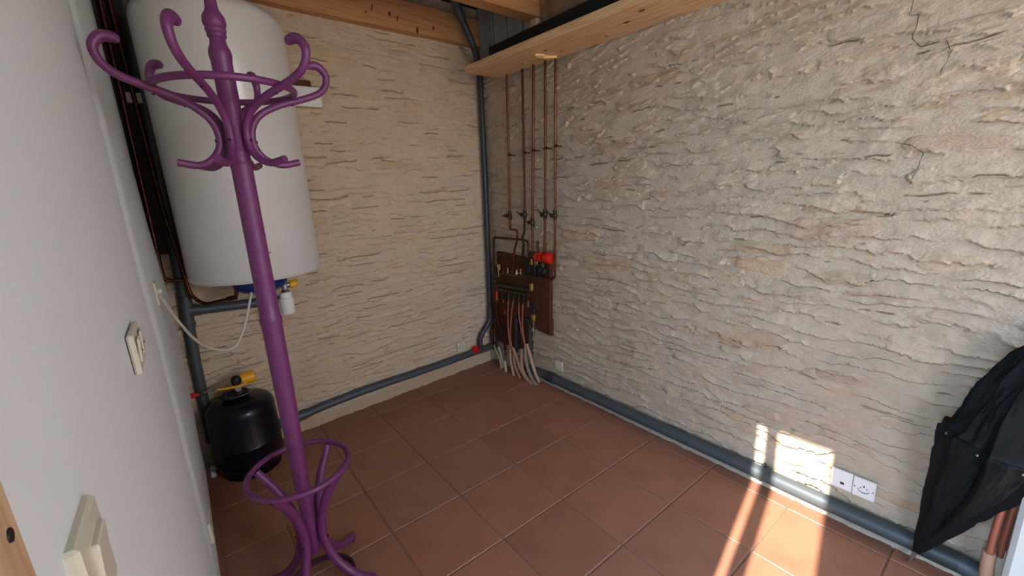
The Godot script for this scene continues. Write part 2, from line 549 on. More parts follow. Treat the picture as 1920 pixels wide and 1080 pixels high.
func stone_wall(called: String, tf: Transform3D, ul: float, vl: float, o: Dictionary) -> Node3D:
	var root := struct(called, tf)
	var r := RandomNumberGenerator.new()
	r.seed = o.seed
	var n1 := noise(o.seed + 1, 3)
	var n2 := noise(o.seed + 2, 4)
	var n3 := noise(o.seed + 3, 3, FastNoiseLite.TYPE_SIMPLEX_SMOOTH, FastNoiseLite.FRACTAL_RIDGED)
	var n0 := noise(o.seed + 4, 2)
	var rel: float = o.relief
	# course lines
	var bs := [-0.02]
	while bs[-1] < vl:
		bs.append(bs[-1] + r.randf_range(o.h[0], o.h[1]))
	var line := func(k: int, u: float) -> float:
		return bs[k] + 0.017 * n0.get_noise_2d(u * 0.9, k * 3.7) + 0.007 * n0.get_noise_2d(u * 4.5, k * 5.3 + 50.0) + 0.0055 * n0.get_noise_2d(u * 12.0, k * 9.0 + 90.0) + 0.0028 * n2.get_noise_2d(u * 24.0, k * 11.0)
	# ragged little ledges, each leaning out at its foot
	var ledge := func(u: float, v: float) -> float:
		var ph: float = v / o.step + 1.1 * n1.get_noise_2d(u * 1.8, v * 4.0) + 0.30 * n2.get_noise_2d(u * 7.0, v * 9.0) + 0.10 * n2.get_noise_2d(u * 30.0, v * 30.0)
		var f := ph - floorf(ph)
		return (0.6 - pow(f, 0.75)) * smoothstep(-0.34, 0.10, n1.get_noise_2d(u * 3.6 + 50.0, v * 9.0))
	# the mortar: a rough skin following the courses, with narrow gaps open here and there along the course lines
	var cell: float = o.cell
	var nx := int(ul / cell) + 1
	var ps := PackedVector3Array()
	var cols := PackedColorArray()
	var ml: Color = o.mortar.srgb_to_linear()
	var rows := 0
	var mb := MB.new()
	var upper := PackedFloat32Array()
	var gap_u := PackedFloat32Array()
	for x in nx:
		upper.append(line.call(0, x * cell))
		gap_u.append(0.0)
	for k in bs.size() - 1:
		var lower := upper.duplicate()
		var gap_l := gap_u.duplicate()
		for x in nx:
			upper[x] = line.call(k + 1, x * cell)
			gap_u[x] = smoothstep(o.gap, o.gap + 0.16, n0.get_noise_2d(x * cell * 3.0, k * 17.0 + 300.0) + 0.30 * n2.get_noise_2d(x * cell * 16.0, k * 5.0))
		var inner := maxi(3, int((bs[k + 1] - bs[k] - 0.004) / (cell * 0.8)))
		for y in inner + 3:
			for x in nx:
				var u := x * cell
				var v: float
				var deep := 0.0
				if y == 0:
					v = lower[x] + 0.0007; deep = gap_l[x]
				elif y == inner + 2:
					v = upper[x] - 0.0007; deep = gap_u[x]
				else:
					v = lerpf(lower[x] + 0.0018 + 0.0012 * gap_l[x], upper[x] - 0.0018 - 0.0012 * gap_u[x], (y - 1.0) / inner)
				var w: float = rel * (o.ledge * ledge.call(u, v) + 0.0050 * n1.get_noise_2d(u * 4.0, v * 8.0) + 0.0010 * n2.get_noise_2d(u * 22.0, v * 36.0) + 0.001)
				ps.append(Vector3(u, v, w - 0.014 * deep))
				var t := 1.0 + 0.05 * n1.get_noise_2d(u * 2.0 + 30.0, v * 2.0)
				cols.append(Color(ml.r * t, ml.g * t, ml.b * t * (1.0 + 0.05 * n1.get_noise_2d(u, v * 1.5 + 70.0))))
		rows += inner + 3
	mb.grid(ps, cols, nx, rows, Vector3.BACK)
	obj("mortar", mb, M.stone, root)
	# the stones
	var all := []
	for k in bs.size() - 1:
		var h: float = bs[k + 1] - bs[k]
		var u := -r.randf() * 0.15
		while u < ul:
			var ln: float = clampf(h * r.randf_range(o.len[0], o.len[1]), 0.07, 0.46)
			var parts := 1
			if h > 0.075 and r.randf() < 0.25: parts = 2
			for p in parts:
				if r.randf() < 0.90:
					all.append({"k": k, "u0": u, "u1": minf(u + ln, ul), "t0": float(p) / parts, "t1": float(p + 1) / parts, "col": o.stone[r.randi() % o.stone.size()], "tone": r.randf_range(0.90, 1.06),
						"base": r.randf_range(-0.0035, 0.0055), "tu": r.randf_range(-0.006, 0.006), "tv": r.randf_range(-0.011, 0.001), "id": r.randi() % 1000})
			u += ln + r.randf_range(0.004, 0.014)
	var cam := Vector3(-1.9176, 1.3905, 2.7175)
	for s in all:
		var ce: Vector3 = tf * Vector3((s.u0 + s.u1) * 0.5, (bs[s.k] + bs[s.k + 1]) * 0.5, 0)
		var to := ce - cam
		s.size = (s.u1 - s.u0) * (bs[s.k + 1] - bs[s.k]) * (s.t1 - s.t0) * absf(to.normalized().dot(tf.basis.z)) / to.length_squared()
		var ahead := to.dot(Vector3(0.594946547, -0.231472158, -0.769713744))
		var across := to.dot(Vector3(0.782704791, -0.050935253, 0.620305417))
		var upw := to.dot(Vector3(0.182788998, 0.9715072, -0.150871))
		if ahead < 0.1 or absf(across / maxf(ahead, 0.1)) > 1.25 or absf(upw / maxf(ahead, 0.1)) > 0.72: s.size = 0.0
	all.sort_custom(func(a, b): return a.size > b.size)
	var rest := MB.new()
	for idx in all.size():
		var s: Dictionary = all[idx]
		var one := rest if idx >= 300 else MB.new()
		var ln: float = s.u1 - s.u0
		if ln < 0.03: continue
		var hh: float = (bs[s.k + 1] - bs[s.k]) * (s.t1 - s.t0)
		var mx := clampi(int(ln / 0.0075), 6, 54)
		var my := clampi(int(hh / 0.0052), 6, 18)
		if idx >= 300:
			mx = clampi(int(ln / 0.014), 5, 24)
			my = clampi(int(hh / 0.012), 4, 8)
		var sp := PackedVector3Array()
		var sc := PackedColorArray()
		var base: Color = (s.col as Color).srgb_to_linear()
		for y in my + 1:
			for x in mx + 1:
				var fx := x / float(mx)
				var fy := y / float(my)
				var e := absf(2.0 * fx - 1.0)
				var round_: float = pow(1.0 - pow(e, 4.0), 0.36) if e < 1.0 else 0.0
				round_ = maxf(round_, 0.25)
				var jag := 0.022 * n2.get_noise_2d(s.id + fy * 1.3, 5.0 + (0.0 if fx < 0.5 else 9.0)) * smoothstep(0.25, 0.5, absf(fx - 0.5))
				var u: float = lerpf(s.u0 + 0.003, s.u1 - 0.003, fx) + jag
				u = clampf(u, 0.001, ul - 0.001)
				var va: float = line.call(s.k, u)
				var vb: float = line.call(s.k + 1, u)
				var lo := lerpf(va, vb, s.t0) + 0.003
				var hi := lerpf(va, vb, s.t1) - 0.003
				var mid := (lo + hi) * 0.5 + 0.2 * hh * n2.get_noise_2d(s.id * 1.7, 3.0) * (1.0 - round_)
				var v := mid + (fy - 0.5) * (hi - lo) * round_ * (1.0 + 0.22 * n2.get_noise_2d(u * 14.0, s.id + fy))
				v = maxf(v, 0.002)
				var edge := minf(minf(fx, 1.0 - fx) * ln, minf(fy, 1.0 - fy) * hh)
				var w: float = s.base + s.tu * (fx - 0.5) + s.tv * (fy - 0.5) + o.ledge * ledge.call(u, v) + 0.0042 * n1.get_noise_2d(u * 8.0 + s.id, v * 20.0) + 0.0012 * (n3.get_noise_2d(u * 12.0, v * 30.0 + s.id) - 0.2)
				w = w * rel + 0.0005
				w -= 0.012 * (1.0 - smoothstep(0.0, 0.010, minf(fy, 1.0 - fy) * hh)) + 0.010 * (1.0 - smoothstep(0.0, 0.028, minf(fx, 1.0 - fx) * ln))
				sp.append(Vector3(u, v, w))
				var t: float = s.tone * (1.0 + 0.07 * n1.get_noise_2d(u * 7.0 + 20.0, v * 14.0 + s.id))
				var dust := 0.55 * clampf(0.5 + 1.4 * n1.get_noise_2d(u * 6.0 + 90.0, v * 11.0), 0.0, 1.0)
				dust = maxf(dust, 1.0 - smoothstep(0.002, 0.016, edge + 0.008 * n2.get_noise_2d(u * 25.0, v * 25.0)))
				var q := base.lerp(ml, dust)
				sc.append(Color(q.r * t, q.g * t, q.b * t))
		one.grid(sp, sc, mx + 1, my + 1, Vector3.BACK)
		if idx < 300:
			obj("stone", one, M.stone, root)
	if rest.v.size():
		obj("small_stones", rest, M.stone, root).set_meta("kind", "stuff")
	return root

func floor_tiles() -> void:
	var f := struct("floor")
	var mb := MB.new()
	mb.box(Vector3(-1.15, -0.054, 2.2), Vector3(3.1, 0.10, 5.2), 0.002)
	obj("grout", mb, M.grout, f)
	mb = MB.new()
	mb.box(Vector3(-1.0, -0.003, 4.0), Vector3(2.04, 0.006, 1.28), 0.001)
	obj("floor_cover", mb, M.tiles[0], f)
	var p := 0.335
	for j in range(-1, 10):
		for i in range(-3, 5):
			var xa := maxf(-1.435 + i * p + 0.003, -2.34)
			var xb := minf(-1.435 + (i + 1) * p - 0.003, -0.006)
			var za := 0.1787 + j * p + 0.003
			var zb := minf(0.1787 + (j + 1) * p - 0.003, 3.35)
			if j == -1: za = back_z((xa + xb) * 0.5) - 0.02
			if xb - xa < 0.02 or zb - za < 0.02: continue
			if xb < -2.05 and za > 0.5: continue
			mb = MB.new()
			var s := Vector3(xb - xa, 0.02, zb - za)
			var tilt := Basis(Vector3.RIGHT, rng.randf_range(-0.0022, 0.0022)) * Basis(Vector3.BACK, rng.randf_range(-0.0022, 0.0022))
			mb.box(Vector3.ZERO, s, 0.0028, tilt)
			var t := obj("tile", mb, M.tiles[rng.randi() % M.tiles.size()], f)
			t.position = Vector3((xa + xb) * 0.5, -0.0105 + rng.randf_range(-0.0006, 0.0006), (za + zb) * 0.5)
	# rough mortar bed under the drain pipe along the right wall, and a thin fillet at the back wall
	mb = MB.new()
	var nn := noise(61, 3)
	var pr := 5
	var ps := PackedVector3Array()
	var nz := 420
	for k in nz:
		var z := -0.03 + 3.0 * k / (nz - 1.0)
		var e := 0.010 * nn.get_noise_2d(z * 9.0, 2.0) + 0.003 * nn.get_noise_2d(z * 60.0, 8.0)
		var hgt := 0.026 + 0.006 * nn.get_noise_2d(z * 14.0, 5.0)
		for q in [Vector2(-0.022 + e * 0.7, -0.006), Vector2(-0.019 + e * 0.7, 0.003), Vector2(-0.010 + e * 0.7, hgt * 0.45), Vector2(0.002, hgt * 0.7), Vector2(0.03, hgt)]:
			ps.append(Vector3(q.x, q.y, z))
	mb.grid(ps, PackedColorArray(), pr, nz, Vector3(-0.6, 1, 0))
	mb.c.fill(Color(0.70, 0.66, 0.60).srgb_to_linear())
	obj("mortar_bed", mb, M.stone, f)
	mb = MB.new()
	ps = PackedVector3Array()
	for k in nz:
		var x := -2.3 + 2.3 * k / (nz - 1.0)
		var e := 0.014 * nn.get_noise_2d(x * 8.0, 20.0) + 0.004 * nn.get_noise_2d(x * 50.0, 28.0)
		var bz := back_z(x)
		for q in [Vector2(bz + 0.022 + e, -0.006), Vector2(bz + 0.018 + e, 0.012), Vector2(bz + 0.010 + e * 0.6, 0.05), Vector2(bz - 0.006, 0.085), Vector2(bz - 0.02, 0.09)]:
			ps.append(Vector3(x, q.y, q.x))
	mb.grid(ps, PackedColorArray(), pr, nz, Vector3(0, 0.5, 1))
	mb.c.fill(Color(0.74, 0.66, 0.55).srgb_to_linear())
	obj("mortar_bed", mb, M.stone, f)

# ------------------------------------------------------------------ ceiling timbers
func ceiling_wood() -> void:
	var j := thing("ceiling_joist", "orange-brown timber joist lying along the top of the back stone wall", "beam", Vector3(-1.1, 2.36, 0.03), "ceiling joists")
	var a := Basis(Vector3.UP, 0.05)
	var mb := MB.new()
	mb.box(Vector3(0, 0.085, 0.0), Vector3(2.6, 0.17, 0.095), 0.004, a)
	obj("timber", mb, M.wood_x, j)
	# knots and nails
	for k in [[0.0, 0.10, 0.004], [0.27, 0.055, 0.005], [0.42, 0.075, 0.009], [-0.26, 0.10, 0.011], [0.72, 0.05, 0.007], [0.60, 0.016, 0.010]]:
		mb = MB.new()
		mb.lathe([Vector2(0.0, 0.001), Vector2(k[2], 0.0008), Vector2(k[2] * 1.15, -0.002)], a * Vector3(k[0], k[1], 0.0475), a * Basis(Vector3.RIGHT, PI / 2) * Basis.from_scale(Vector3(0.8, 1.0, 1.5)), 12)
		obj("knot", mb, M.knot, j)
	for k in [[-0.02, 0.13], [0.31, 0.085], [0.47, 0.06]]:
		mb = MB.new()
		mb.box(a * Vector3(k[0], k[1], 0.050), Vector3(0.004, 0.034, 0.004), 0.001, a * Basis(Vector3.BACK, -0.35))
		obj("nail", mb, M.iron, j)
	j = thing("ceiling_joist", "pale-edged timber joist crossing the ceiling in front of the corner, butting the right wall", "beam", Vector3(-1.1, 2.355, 0.655), "ceiling joists")
	mb = MB.new()
	mb.box(Vector3(0.0, 0.10, 0.0), Vector3(2.25, 0.20, 0.10), 0.004, a)
	obj("timber", mb, M.wood_x, j)
	mb = MB.new()
	mb.box(Vector3(-0.012, 2.245, 0.62), Vector3(0.045, 0.21, 0.055), 0.003)
	tag(obj("timber_post", mb, M.wood_pale), "short pale wooden post standing on the plank under the second ceiling joist", "post")
	# grey boards with dark gaps between the joists, standing on the wall head
	for k in [[0.11, 0.15], [0.27, 0.13], [0.415, 0.13], [0.90, 0.42], [1.36, 0.44]]:
		mb = MB.new()
		mb.box(Vector3(-0.005, 2.39, k[0]), Vector3(0.02, 0.42, k[1]), 0.003)
		var lb: String = {0.11: "grey vertical board above the plank, nearest the corner pipe", 0.27: "grey vertical board above the plank, second from the corner pipe", 0.415: "grey vertical board above the plank, beside the pale wooden post", 0.90: "wide tan board above the plank, in front of the second joist", 1.36: "wide tan board above the plank, farthest from the corner"}[k[0]]
		tag(obj("wall_board", mb, M.board_grey if k[0] < 0.6 else M.panel_tan), lb, "board", "boards on the wall head")
	# plank along the right wall with a black foam strip behind its edge
	var p := thing("wall_plank", "long pale pine plank fixed flat along the top of the right stone wall", "plank", Vector3(-0.14, 2.105, 0.25))
	mb = MB.new()
	var b := Basis(Vector3.UP, 0.02) * Basis(Vector3.RIGHT, 0.012)
	mb.box(b * Vector3(-0.015, 0.021, 1.35), Vector3(0.285, 0.042, 2.7), 0.003, b)
	obj("timber", mb, M.wood_z, p)
	for k in [[0.02, 0.35, 0.006], [-0.05, 0.62, 0.007], [0.05, 0.95, 0.006], [-0.02, 1.12, 0.010], [-0.08, 1.24, 0.009], [0.03, 0.66, 0.004]]:
		mb = MB.new()
		mb.lathe([Vector2(0.0, -0.001), Vector2(k[2], -0.0008), Vector2(k[2] * 1.1, 0.002)], b * Vector3(k[0], 0.0, k[1]), b * Basis.from_scale(Vector3(0.8, 1.0, 1.9)), 12)
		obj("knot", mb, M.knot, p)
	mb = MB.new()
	mb.box(Vector3(-0.048, 2.214, 1.55), Vector3(0.06, 0.140, 2.60), 0.008, Basis(Vector3.UP, 0.02))
	tag(obj("foam_strip", mb, M.foam), "black foam strip lying on top of the plank along the wall", "foam strip")
	var c := thing("wooden_clip", "small pale wooden clothes-peg shaped latch under the plank above the copper pipes", "latch", Vector3(-0.125, 2.098, 0.79))
	mb = MB.new()
	mb.box(Vector3(0, -0.006, 0), Vector3(0.020, 0.012, 0.075), 0.002, Basis(Vector3.UP, 1.15))
	obj("block", mb, M.clip, c)
	mb = MB.new()
	mb.box(Vector3(-0.042, -0.008, 0.02), Vector3(0.055, 0.012, 0.018), 0.002, Basis(Vector3.UP, -0.35))
	obj("arm", mb, M.clip, c)
	mb = MB.new()
	mb.box(Vector3(0.040, -0.008, 0.02), Vector3(0.075, 0.014, 0.016), 0.002, Basis(Vector3.UP, -0.62))
	obj("arm", mb, M.clip, c)

# ------------------------------------------------------------------ water heater
func water_heater() -> void:
	var c := Vector3(-1.635, 0, 0.325)
	var h := thing("water_heater", "large white cylindrical water heater hung on the back stone wall", "water heater", c)
	var R := 0.28
	var prof := [Vector2(0.0, 1.042), Vector2(R - 0.03, 1.036), Vector2(R - 0.012, 1.038), Vector2(R, 1.056), Vector2(R, 2.10)]
	for k in 9:
		var t := PI / 2 * k / 8.0
		prof.append(Vector2(R - 0.09 + 0.09 * cos(t), 2.12 + 0.075 * sin(t)))
	prof.append(Vector2(0.10, 2.225)); prof.append(Vector2(0.0, 2.23))
	var mb := MB.new()
	mb.lathe(prof, Vector3.ZERO, Basis(), 96)
	obj("body", mb, M.heater, h)
	mb = MB.new()
	mb.lathe([Vector2(R - 0.01, 1.048), Vector2(R + 0.0016, 1.052), Vector2(R + 0.0018, 1.060), Vector2(R - 0.002, 1.063)], Vector3.ZERO, Basis(), 96)
	obj("bottom_rim", mb, M.heater_under, h)
	mb = MB.new()
	mb.lathe([Vector2(0.0, 0.955), Vector2(0.085, 0.958), Vector2(0.112, 0.975), Vector2(0.12, 1.0), Vector2(0.12, 1.045)], Vector3.ZERO, Basis(), 48)
	obj("bottom_cover", mb, M.blue, h).set_meta("label", "blue plastic bottom cover")
	mb = MB.new()
	mb.box(Vector3(0.0, 1.93, -0.272), Vector3(0.985, 0.105, 0.022), 0.003)
	obj("bracket", mb, M.heater, h)
	mb = MB.new()
	mb.box(Vector3(0.375, 2.0, -0.287), Vector3(0.15, 0.033, 0.03), 0.004)
	obj("wood_block", mb, M.panel_brown, h).set_meta("label", "brown wooden packing block")
	var tm := TextMesh.new()
	tm.text = "e"; tm.font_size = 16; tm.pixel_size = 0.0012; tm.depth = 0.001
	var f := SystemFont.new(); f.font_names = PackedStringArray(["Droid Sans"])
	tm.font = f
	var mk := obj("logo", tm, M.dark_grey, h)
	var d := Vector3(0.085, 0, 1).normalized()
	mk.transform = Transform3D(Basis(Vector3(d.z, 0, -d.x), Vector3.UP, d), d * (R + 0.0005) + Vector3(0, 1.165, 0))
	# safety valve and siphon
	var s := thing("safety_valve", "steel safety valve with yellow cap and white drip siphon under the water heater", "valve", Vector3(-1.53, 0.0, 0.30))
	mb = MB.new()
	mb.tube([Vector3(0, 1.04, 0), Vector3(0, 0.925, 0)], 0.012, 14)
	mb.lathe([Vector2(0.0, -0.015), Vector2(0.018, -0.015), Vector2(0.018, 0.015), Vector2(0.0, 0.015)], Vector3(0, 0.955, 0), Basis(), 6)
	mb.tube([Vector3(0, 0.955, 0), Vector3(0.03, 0.957, 0)], 0.011, 12)
	mb.lathe([Vector2(0.0, 0.0), Vector2(0.020, 0.0), Vector2(0.022, 0.008), Vector2(0.014, 0.02), Vector2(0.0, 0.02)], Vector3(0, 0.915, 0), Basis(), 16)
	obj("valve_body", mb, M.steel, s)
	mb = MB.new()
	mb.lathe([Vector2(0.0, 0.0), Vector2(0.019, 0.0), Vector2(0.021, 0.006), Vector2(0.021, 0.032), Vector2(0.018, 0.036), Vector2(0.0, 0.036)], Vector3(0.024, 0.957, 0), Basis(Vector3.BACK, -PI / 2), 18)
	obj("cap", mb, M.yellow, s).set_meta("label", "yellow drain cap")
	mb = MB.new()
	mb.lathe([Vector2(0.0, 0.922), Vector2(0.026, 0.922), Vector2(0.029, 0.915), Vector2(0.029, 0.893), Vector2(0.034, 0.890), Vector2(0.034, 0.815), Vector2(0.031, 0.808), Vector2(0.0, 0.806)].map(func(q): return q), Vector3(-0.003, 0, 0), Basis(), 28)
	mb.tube([Vector3(-0.03, 0.865, -0.01), Vector3(-0.055, 0.865, -0.05)], 0.014, 12)
	obj("siphon", mb, M.white, s).set_meta("label", "white plastic siphon cup")

# ------------------------------------------------------------------ pipes left of the heater
func left_pipework() -> void:
	var p := thing("drain_pipe", "grey plastic drain pipe running down the back wall behind the water heater and blue tank", "pipe", Vector3(-1.95, 0, 0.075))
	var top := Vector3(0.05, 2.55, 0.0)
	var mb := MB.new()
	mb.tube([top, Vector3(0.004, 0.96, 0), Vector3(-0.012, 0.60, 0), Vector3(-0.022, 0.14, 0)], 0.025, 18)
	obj("pipe", mb, M.pvc, p)
	mb = MB.new()
	mb.tube([Vector3(0.006, 0.94, 0), Vector3(-0.006, 0.78, 0)], 0.0295, 18)
	obj("tee", mb, M.pvc, p)
	mb = MB.new()
	mb.tube([Vector3(0.0, 0.868, 0), Vector3(0.06, 0.862, 0)], 0.0285, 18)
	obj("tee", mb, M.pvc, p)
	mb = MB.new()
	mb.tube([Vector3(-0.001, 0.805, 0), Vector3(-0.002, 0.797, 0)], 0.031, 18)
	obj("collar", mb, M.pvc_dark, p)
	mb = MB.new()
	mb.tube([Vector3(0.007, 0.945, 0), Vector3(0.0065, 0.938, 0)], 0.031, 18)
	obj("collar", mb, M.pvc_dark, p)
	mb = MB.new()
	mb.tube([Vector3(0.04, 0.863, 0), Vector3(0.46, 0.835, 0.0)], 0.025, 18)
	obj("branch", mb, M.pvc, p)
	# copper pipes in the dark gap beside the white wall
	var q := thing("copper_pipe", "dark copper pipe nearest the white wall, turning in behind the drain pipe", "pipe", Vector3(-1.995, 0, 0.108), "copper pipes beside the water heater")
	mb = MB.new()
	mb.tube(bent([Vector3(0.01, 2.60, 0), Vector3(-0.011, 1.035, 0), Vector3(0.06, 1.03, 0.004), Vector3(0.14, 1.02, 0.0)], 0.03), 0.0085, 10)
	obj("pipe", mb, M.copper, q)
	q = thing("copper_pipe", "dark copper pipe leading down beside the water heater and up into its underside", "pipe", Vector3(-1.948, 0, 0.112), "copper pipes beside the water heater")
	mb = MB.new()
	mb.tube(bent([Vector3(-0.018, 2.60, 0.0), Vector3(0.002, 1.36, 0.0), Vector3(0.030, 0.95, 0.02), Vector3(0.075, 0.90, 0.05), Vector3(0.205, 0.945, 0.23), Vector3(0.205, 1.05, 0.23)], 0.035), 0.0085, 10)
	obj("pipe", mb, M.copper, q)
	mb = MB.new()
	mb.tube([Vector3(0.0, 1.42, 0), Vector3(0.004, 1.32, 0.0)], 0.0115, 10)
	obj("coupling", mb, M.copper_old, q)
	mb = MB.new()
	mb.tube([Vector3(0.17, 0.935, 0.185), Vector3(0.197, 0.943, 0.221)], 0.012, 10)
	obj("coupling", mb, M.copper_old, q)
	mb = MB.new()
	mb.box(Vector3(-2.115, 1.86, back_z(-2.115) + 0.022), Vector3(0.41, 1.40, 0.018), 0.003, Basis(Vector3.UP, 0.05))  # added dark sheet; its colour stands for the shade in the gap
	tag(obj("shade_panel", mb, M.board_dark), "dark brown sheet on the back wall standing in for shade in the gap beside the white wall", "panel")
	mb = MB.new()
	mb.box(Vector3(-1.955, 1.86, back_z(-1.955) + 0.038), Vector3(0.055, 0.045, 0.022), 0.003)
	tag(obj("junction_box", mb, M.cream), "small pale junction box in the dark gap behind the copper pipes", "box")
	# white power cord of the heater
	mb = MB.new()
	mb.tube(smooth([Vector3(-2.012, 1.10, 0.79), Vector3(-2.0, 1.055, 0.75), Vector3(-1.978, 0.965, 0.68), Vector3(-1.931, 0.843, 0.62), Vector3(-1.867, 0.771, 0.56), Vector3(-1.807, 0.757, 0.52), Vector3(-1.754, 0.822, 0.48), Vector3(-1.70, 0.945, 0.42), Vector3(-1.678, 1.0, 0.38)], 6), 0.0055, 8)
	tag(obj("electric_cable", mb, M.cord), "white power cord looping from the white wall to the underside of the heater", "cord")

# ------------------------------------------------------------------ drain pipes along the floor
func floor_drains() -> void:
	var p := thing("drain_pipe", "grey plastic drain pipe running low along the foot of the back stone wall", "pipe")
	var mb := MB.new()
	var xs := [-1.972, -1.586, -1.4, -1.052, -0.651, -0.15, 0.0]
	var ys := [0.115, 0.105, 0.122, 0.130, 0.124, 0.125, 0.125]
	var ps := []
	for k in xs.size():
		ps.append(Vector3(xs[k], ys[k], back_z(xs[k]) + 0.036))
	mb.tube(smooth(ps, 3), 0.026, 18)
	obj("pipe", mb, M.pvc, p)
	mb = MB.new()
	mb.tube([Vector3(-1.60, 0.108, back_z(-1.6) + 0.036), Vector3(-1.50, 0.114, back_z(-1.5) + 0.036)], 0.031, 18)
	obj("coupling", mb, M.pvc, p)
	mb = MB.new()
	mb.lathe([Vector2(0.0, 0.018), Vector2(0.022, 0.017), Vector2(0.030, 0.010), Vector2(0.032, -0.012), Vector2(0.0, -0.012)], Vector3(-0.225, 0.150, back_z(-0.225) + 0.045), Basis(Vector3.RIGHT, 0.35), 20)
	mb.box(Vector3(-0.225, 0.170, back_z(-0.225) + 0.050), Vector3(0.05, 0.012, 0.008), 0.002, Basis(Vector3.RIGHT, 0.35))
	obj("cap", mb, M.red, p).set_meta("label", "red plug cap")
	# stack in the corner
	p = thing("corner_pipe", "tall dark grey plastic pipe standing in the corner between the two stone walls", "pipe")
	mb = MB.new()
	mb.tube(smooth([Vector3(-0.005, 2.26, -0.008), Vector3(-0.008, 2.165, 0.0), Vector3(-0.021, 1.40, 0.0), Vector3(-0.052, 0.42, 0.0)], 4) + smooth([Vector3(-0.055, 0.38, 0.0), Vector3(-0.075, 0.335, 0.0), Vector3(-0.150, 0.250, 0.0), Vector3(-0.168, 0.21, 0.0), Vector3(-0.170, 0.135, 0.0)], 4), 0.021, 18)
	obj("pipe", mb, M.pvc_dark, p)
	mb = MB.new()
	mb.tube([Vector3(-0.051, 0.45, 0.0), Vector3(-0.0545, 0.37, 0.0)], 0.0255, 18)
	obj("socket_joint", mb, M.pvc_dark, p)
	mb = MB.new()
	mb.tube([Vector3(-0.146, 0.255, 0), Vector3(-0.155, 0.243, 0)], 0.0255, 18)
	obj("socket_joint", mb, M.pvc_dark, p)
	mb = MB.new()
	mb.tube(smooth([Vector3(-0.006, 2.20, -0.004), Vector3(-0.03, 2.225, 0.02), Vector3(-0.105, 2.30, 0.100), Vector3(-0.185, 2.44, 0.115), Vector3(-0.23, 2.53, 0.115)], 4), 0.022, 18)
	obj("slanting_pipe", mb, M.pvc_dark, p)
	mb = MB.new()
	mb.tube([Vector3(-0.198, 2.465, 0.115), Vector3(-0.265, 2.60, 0.115)], 0.0285, 18)
	obj("socket_joint", mb, M.pvc, p)
	# along the right wall
	p = thing("drain_pipe", "thick grey plastic drain pipe on the floor along the foot of the right stone wall", "pipe")
	mb = MB.new()
	mb.tube([Vector3(-0.020, 0.058, 0.40), Vector3(-0.020, 0.058, 2.62)], 0.031, 22)
	mb.tube(smooth([Vector3(-0.020, 0.058, 2.61), Vector3(-0.02, 0.056, 2.70), Vector3(-0.022, 0.048, 2.75), Vector3(-0.022, 0.02, 2.80)], 4), 0.0335, 22)
	obj("pipe", mb, M.pvc, p)
	mb = MB.new()
	mb.tube([Vector3(-0.020, 0.058, 0.62), Vector3(-0.020, 0.058, 0.70)], 0.0355, 22)
	obj("coupling", mb, M.pvc_dark, p)
	mb = MB.new()
	mb.tube([Vector3(-0.020, 0.058, 2.575), Vector3(-0.020, 0.058, 2.69)], 0.0345, 22)
	obj("coupling", mb, M.pvc_dark, p)
	mb = MB.new()
	mb.tube([Vector3(-0.020, 0.058, 0.865), Vector3(-0.020, 0.058, 0.880)], 0.034, 22)
	obj("clip", mb, M.pvc, p)
	mb = MB.new()
	mb.tube([Vector3(-0.020, 0.058, 2.05), Vector3(-0.020, 0.058, 2.062)], 0.0335, 22)
	obj("clip", mb, M.pvc, p)
	mb = MB.new()
	mb.box(Vector3(0.0, 0.085, 2.056), Vector3(0.03, 0.02, 0.012), 0.002)
	obj("clip", mb, M.pvc, p)

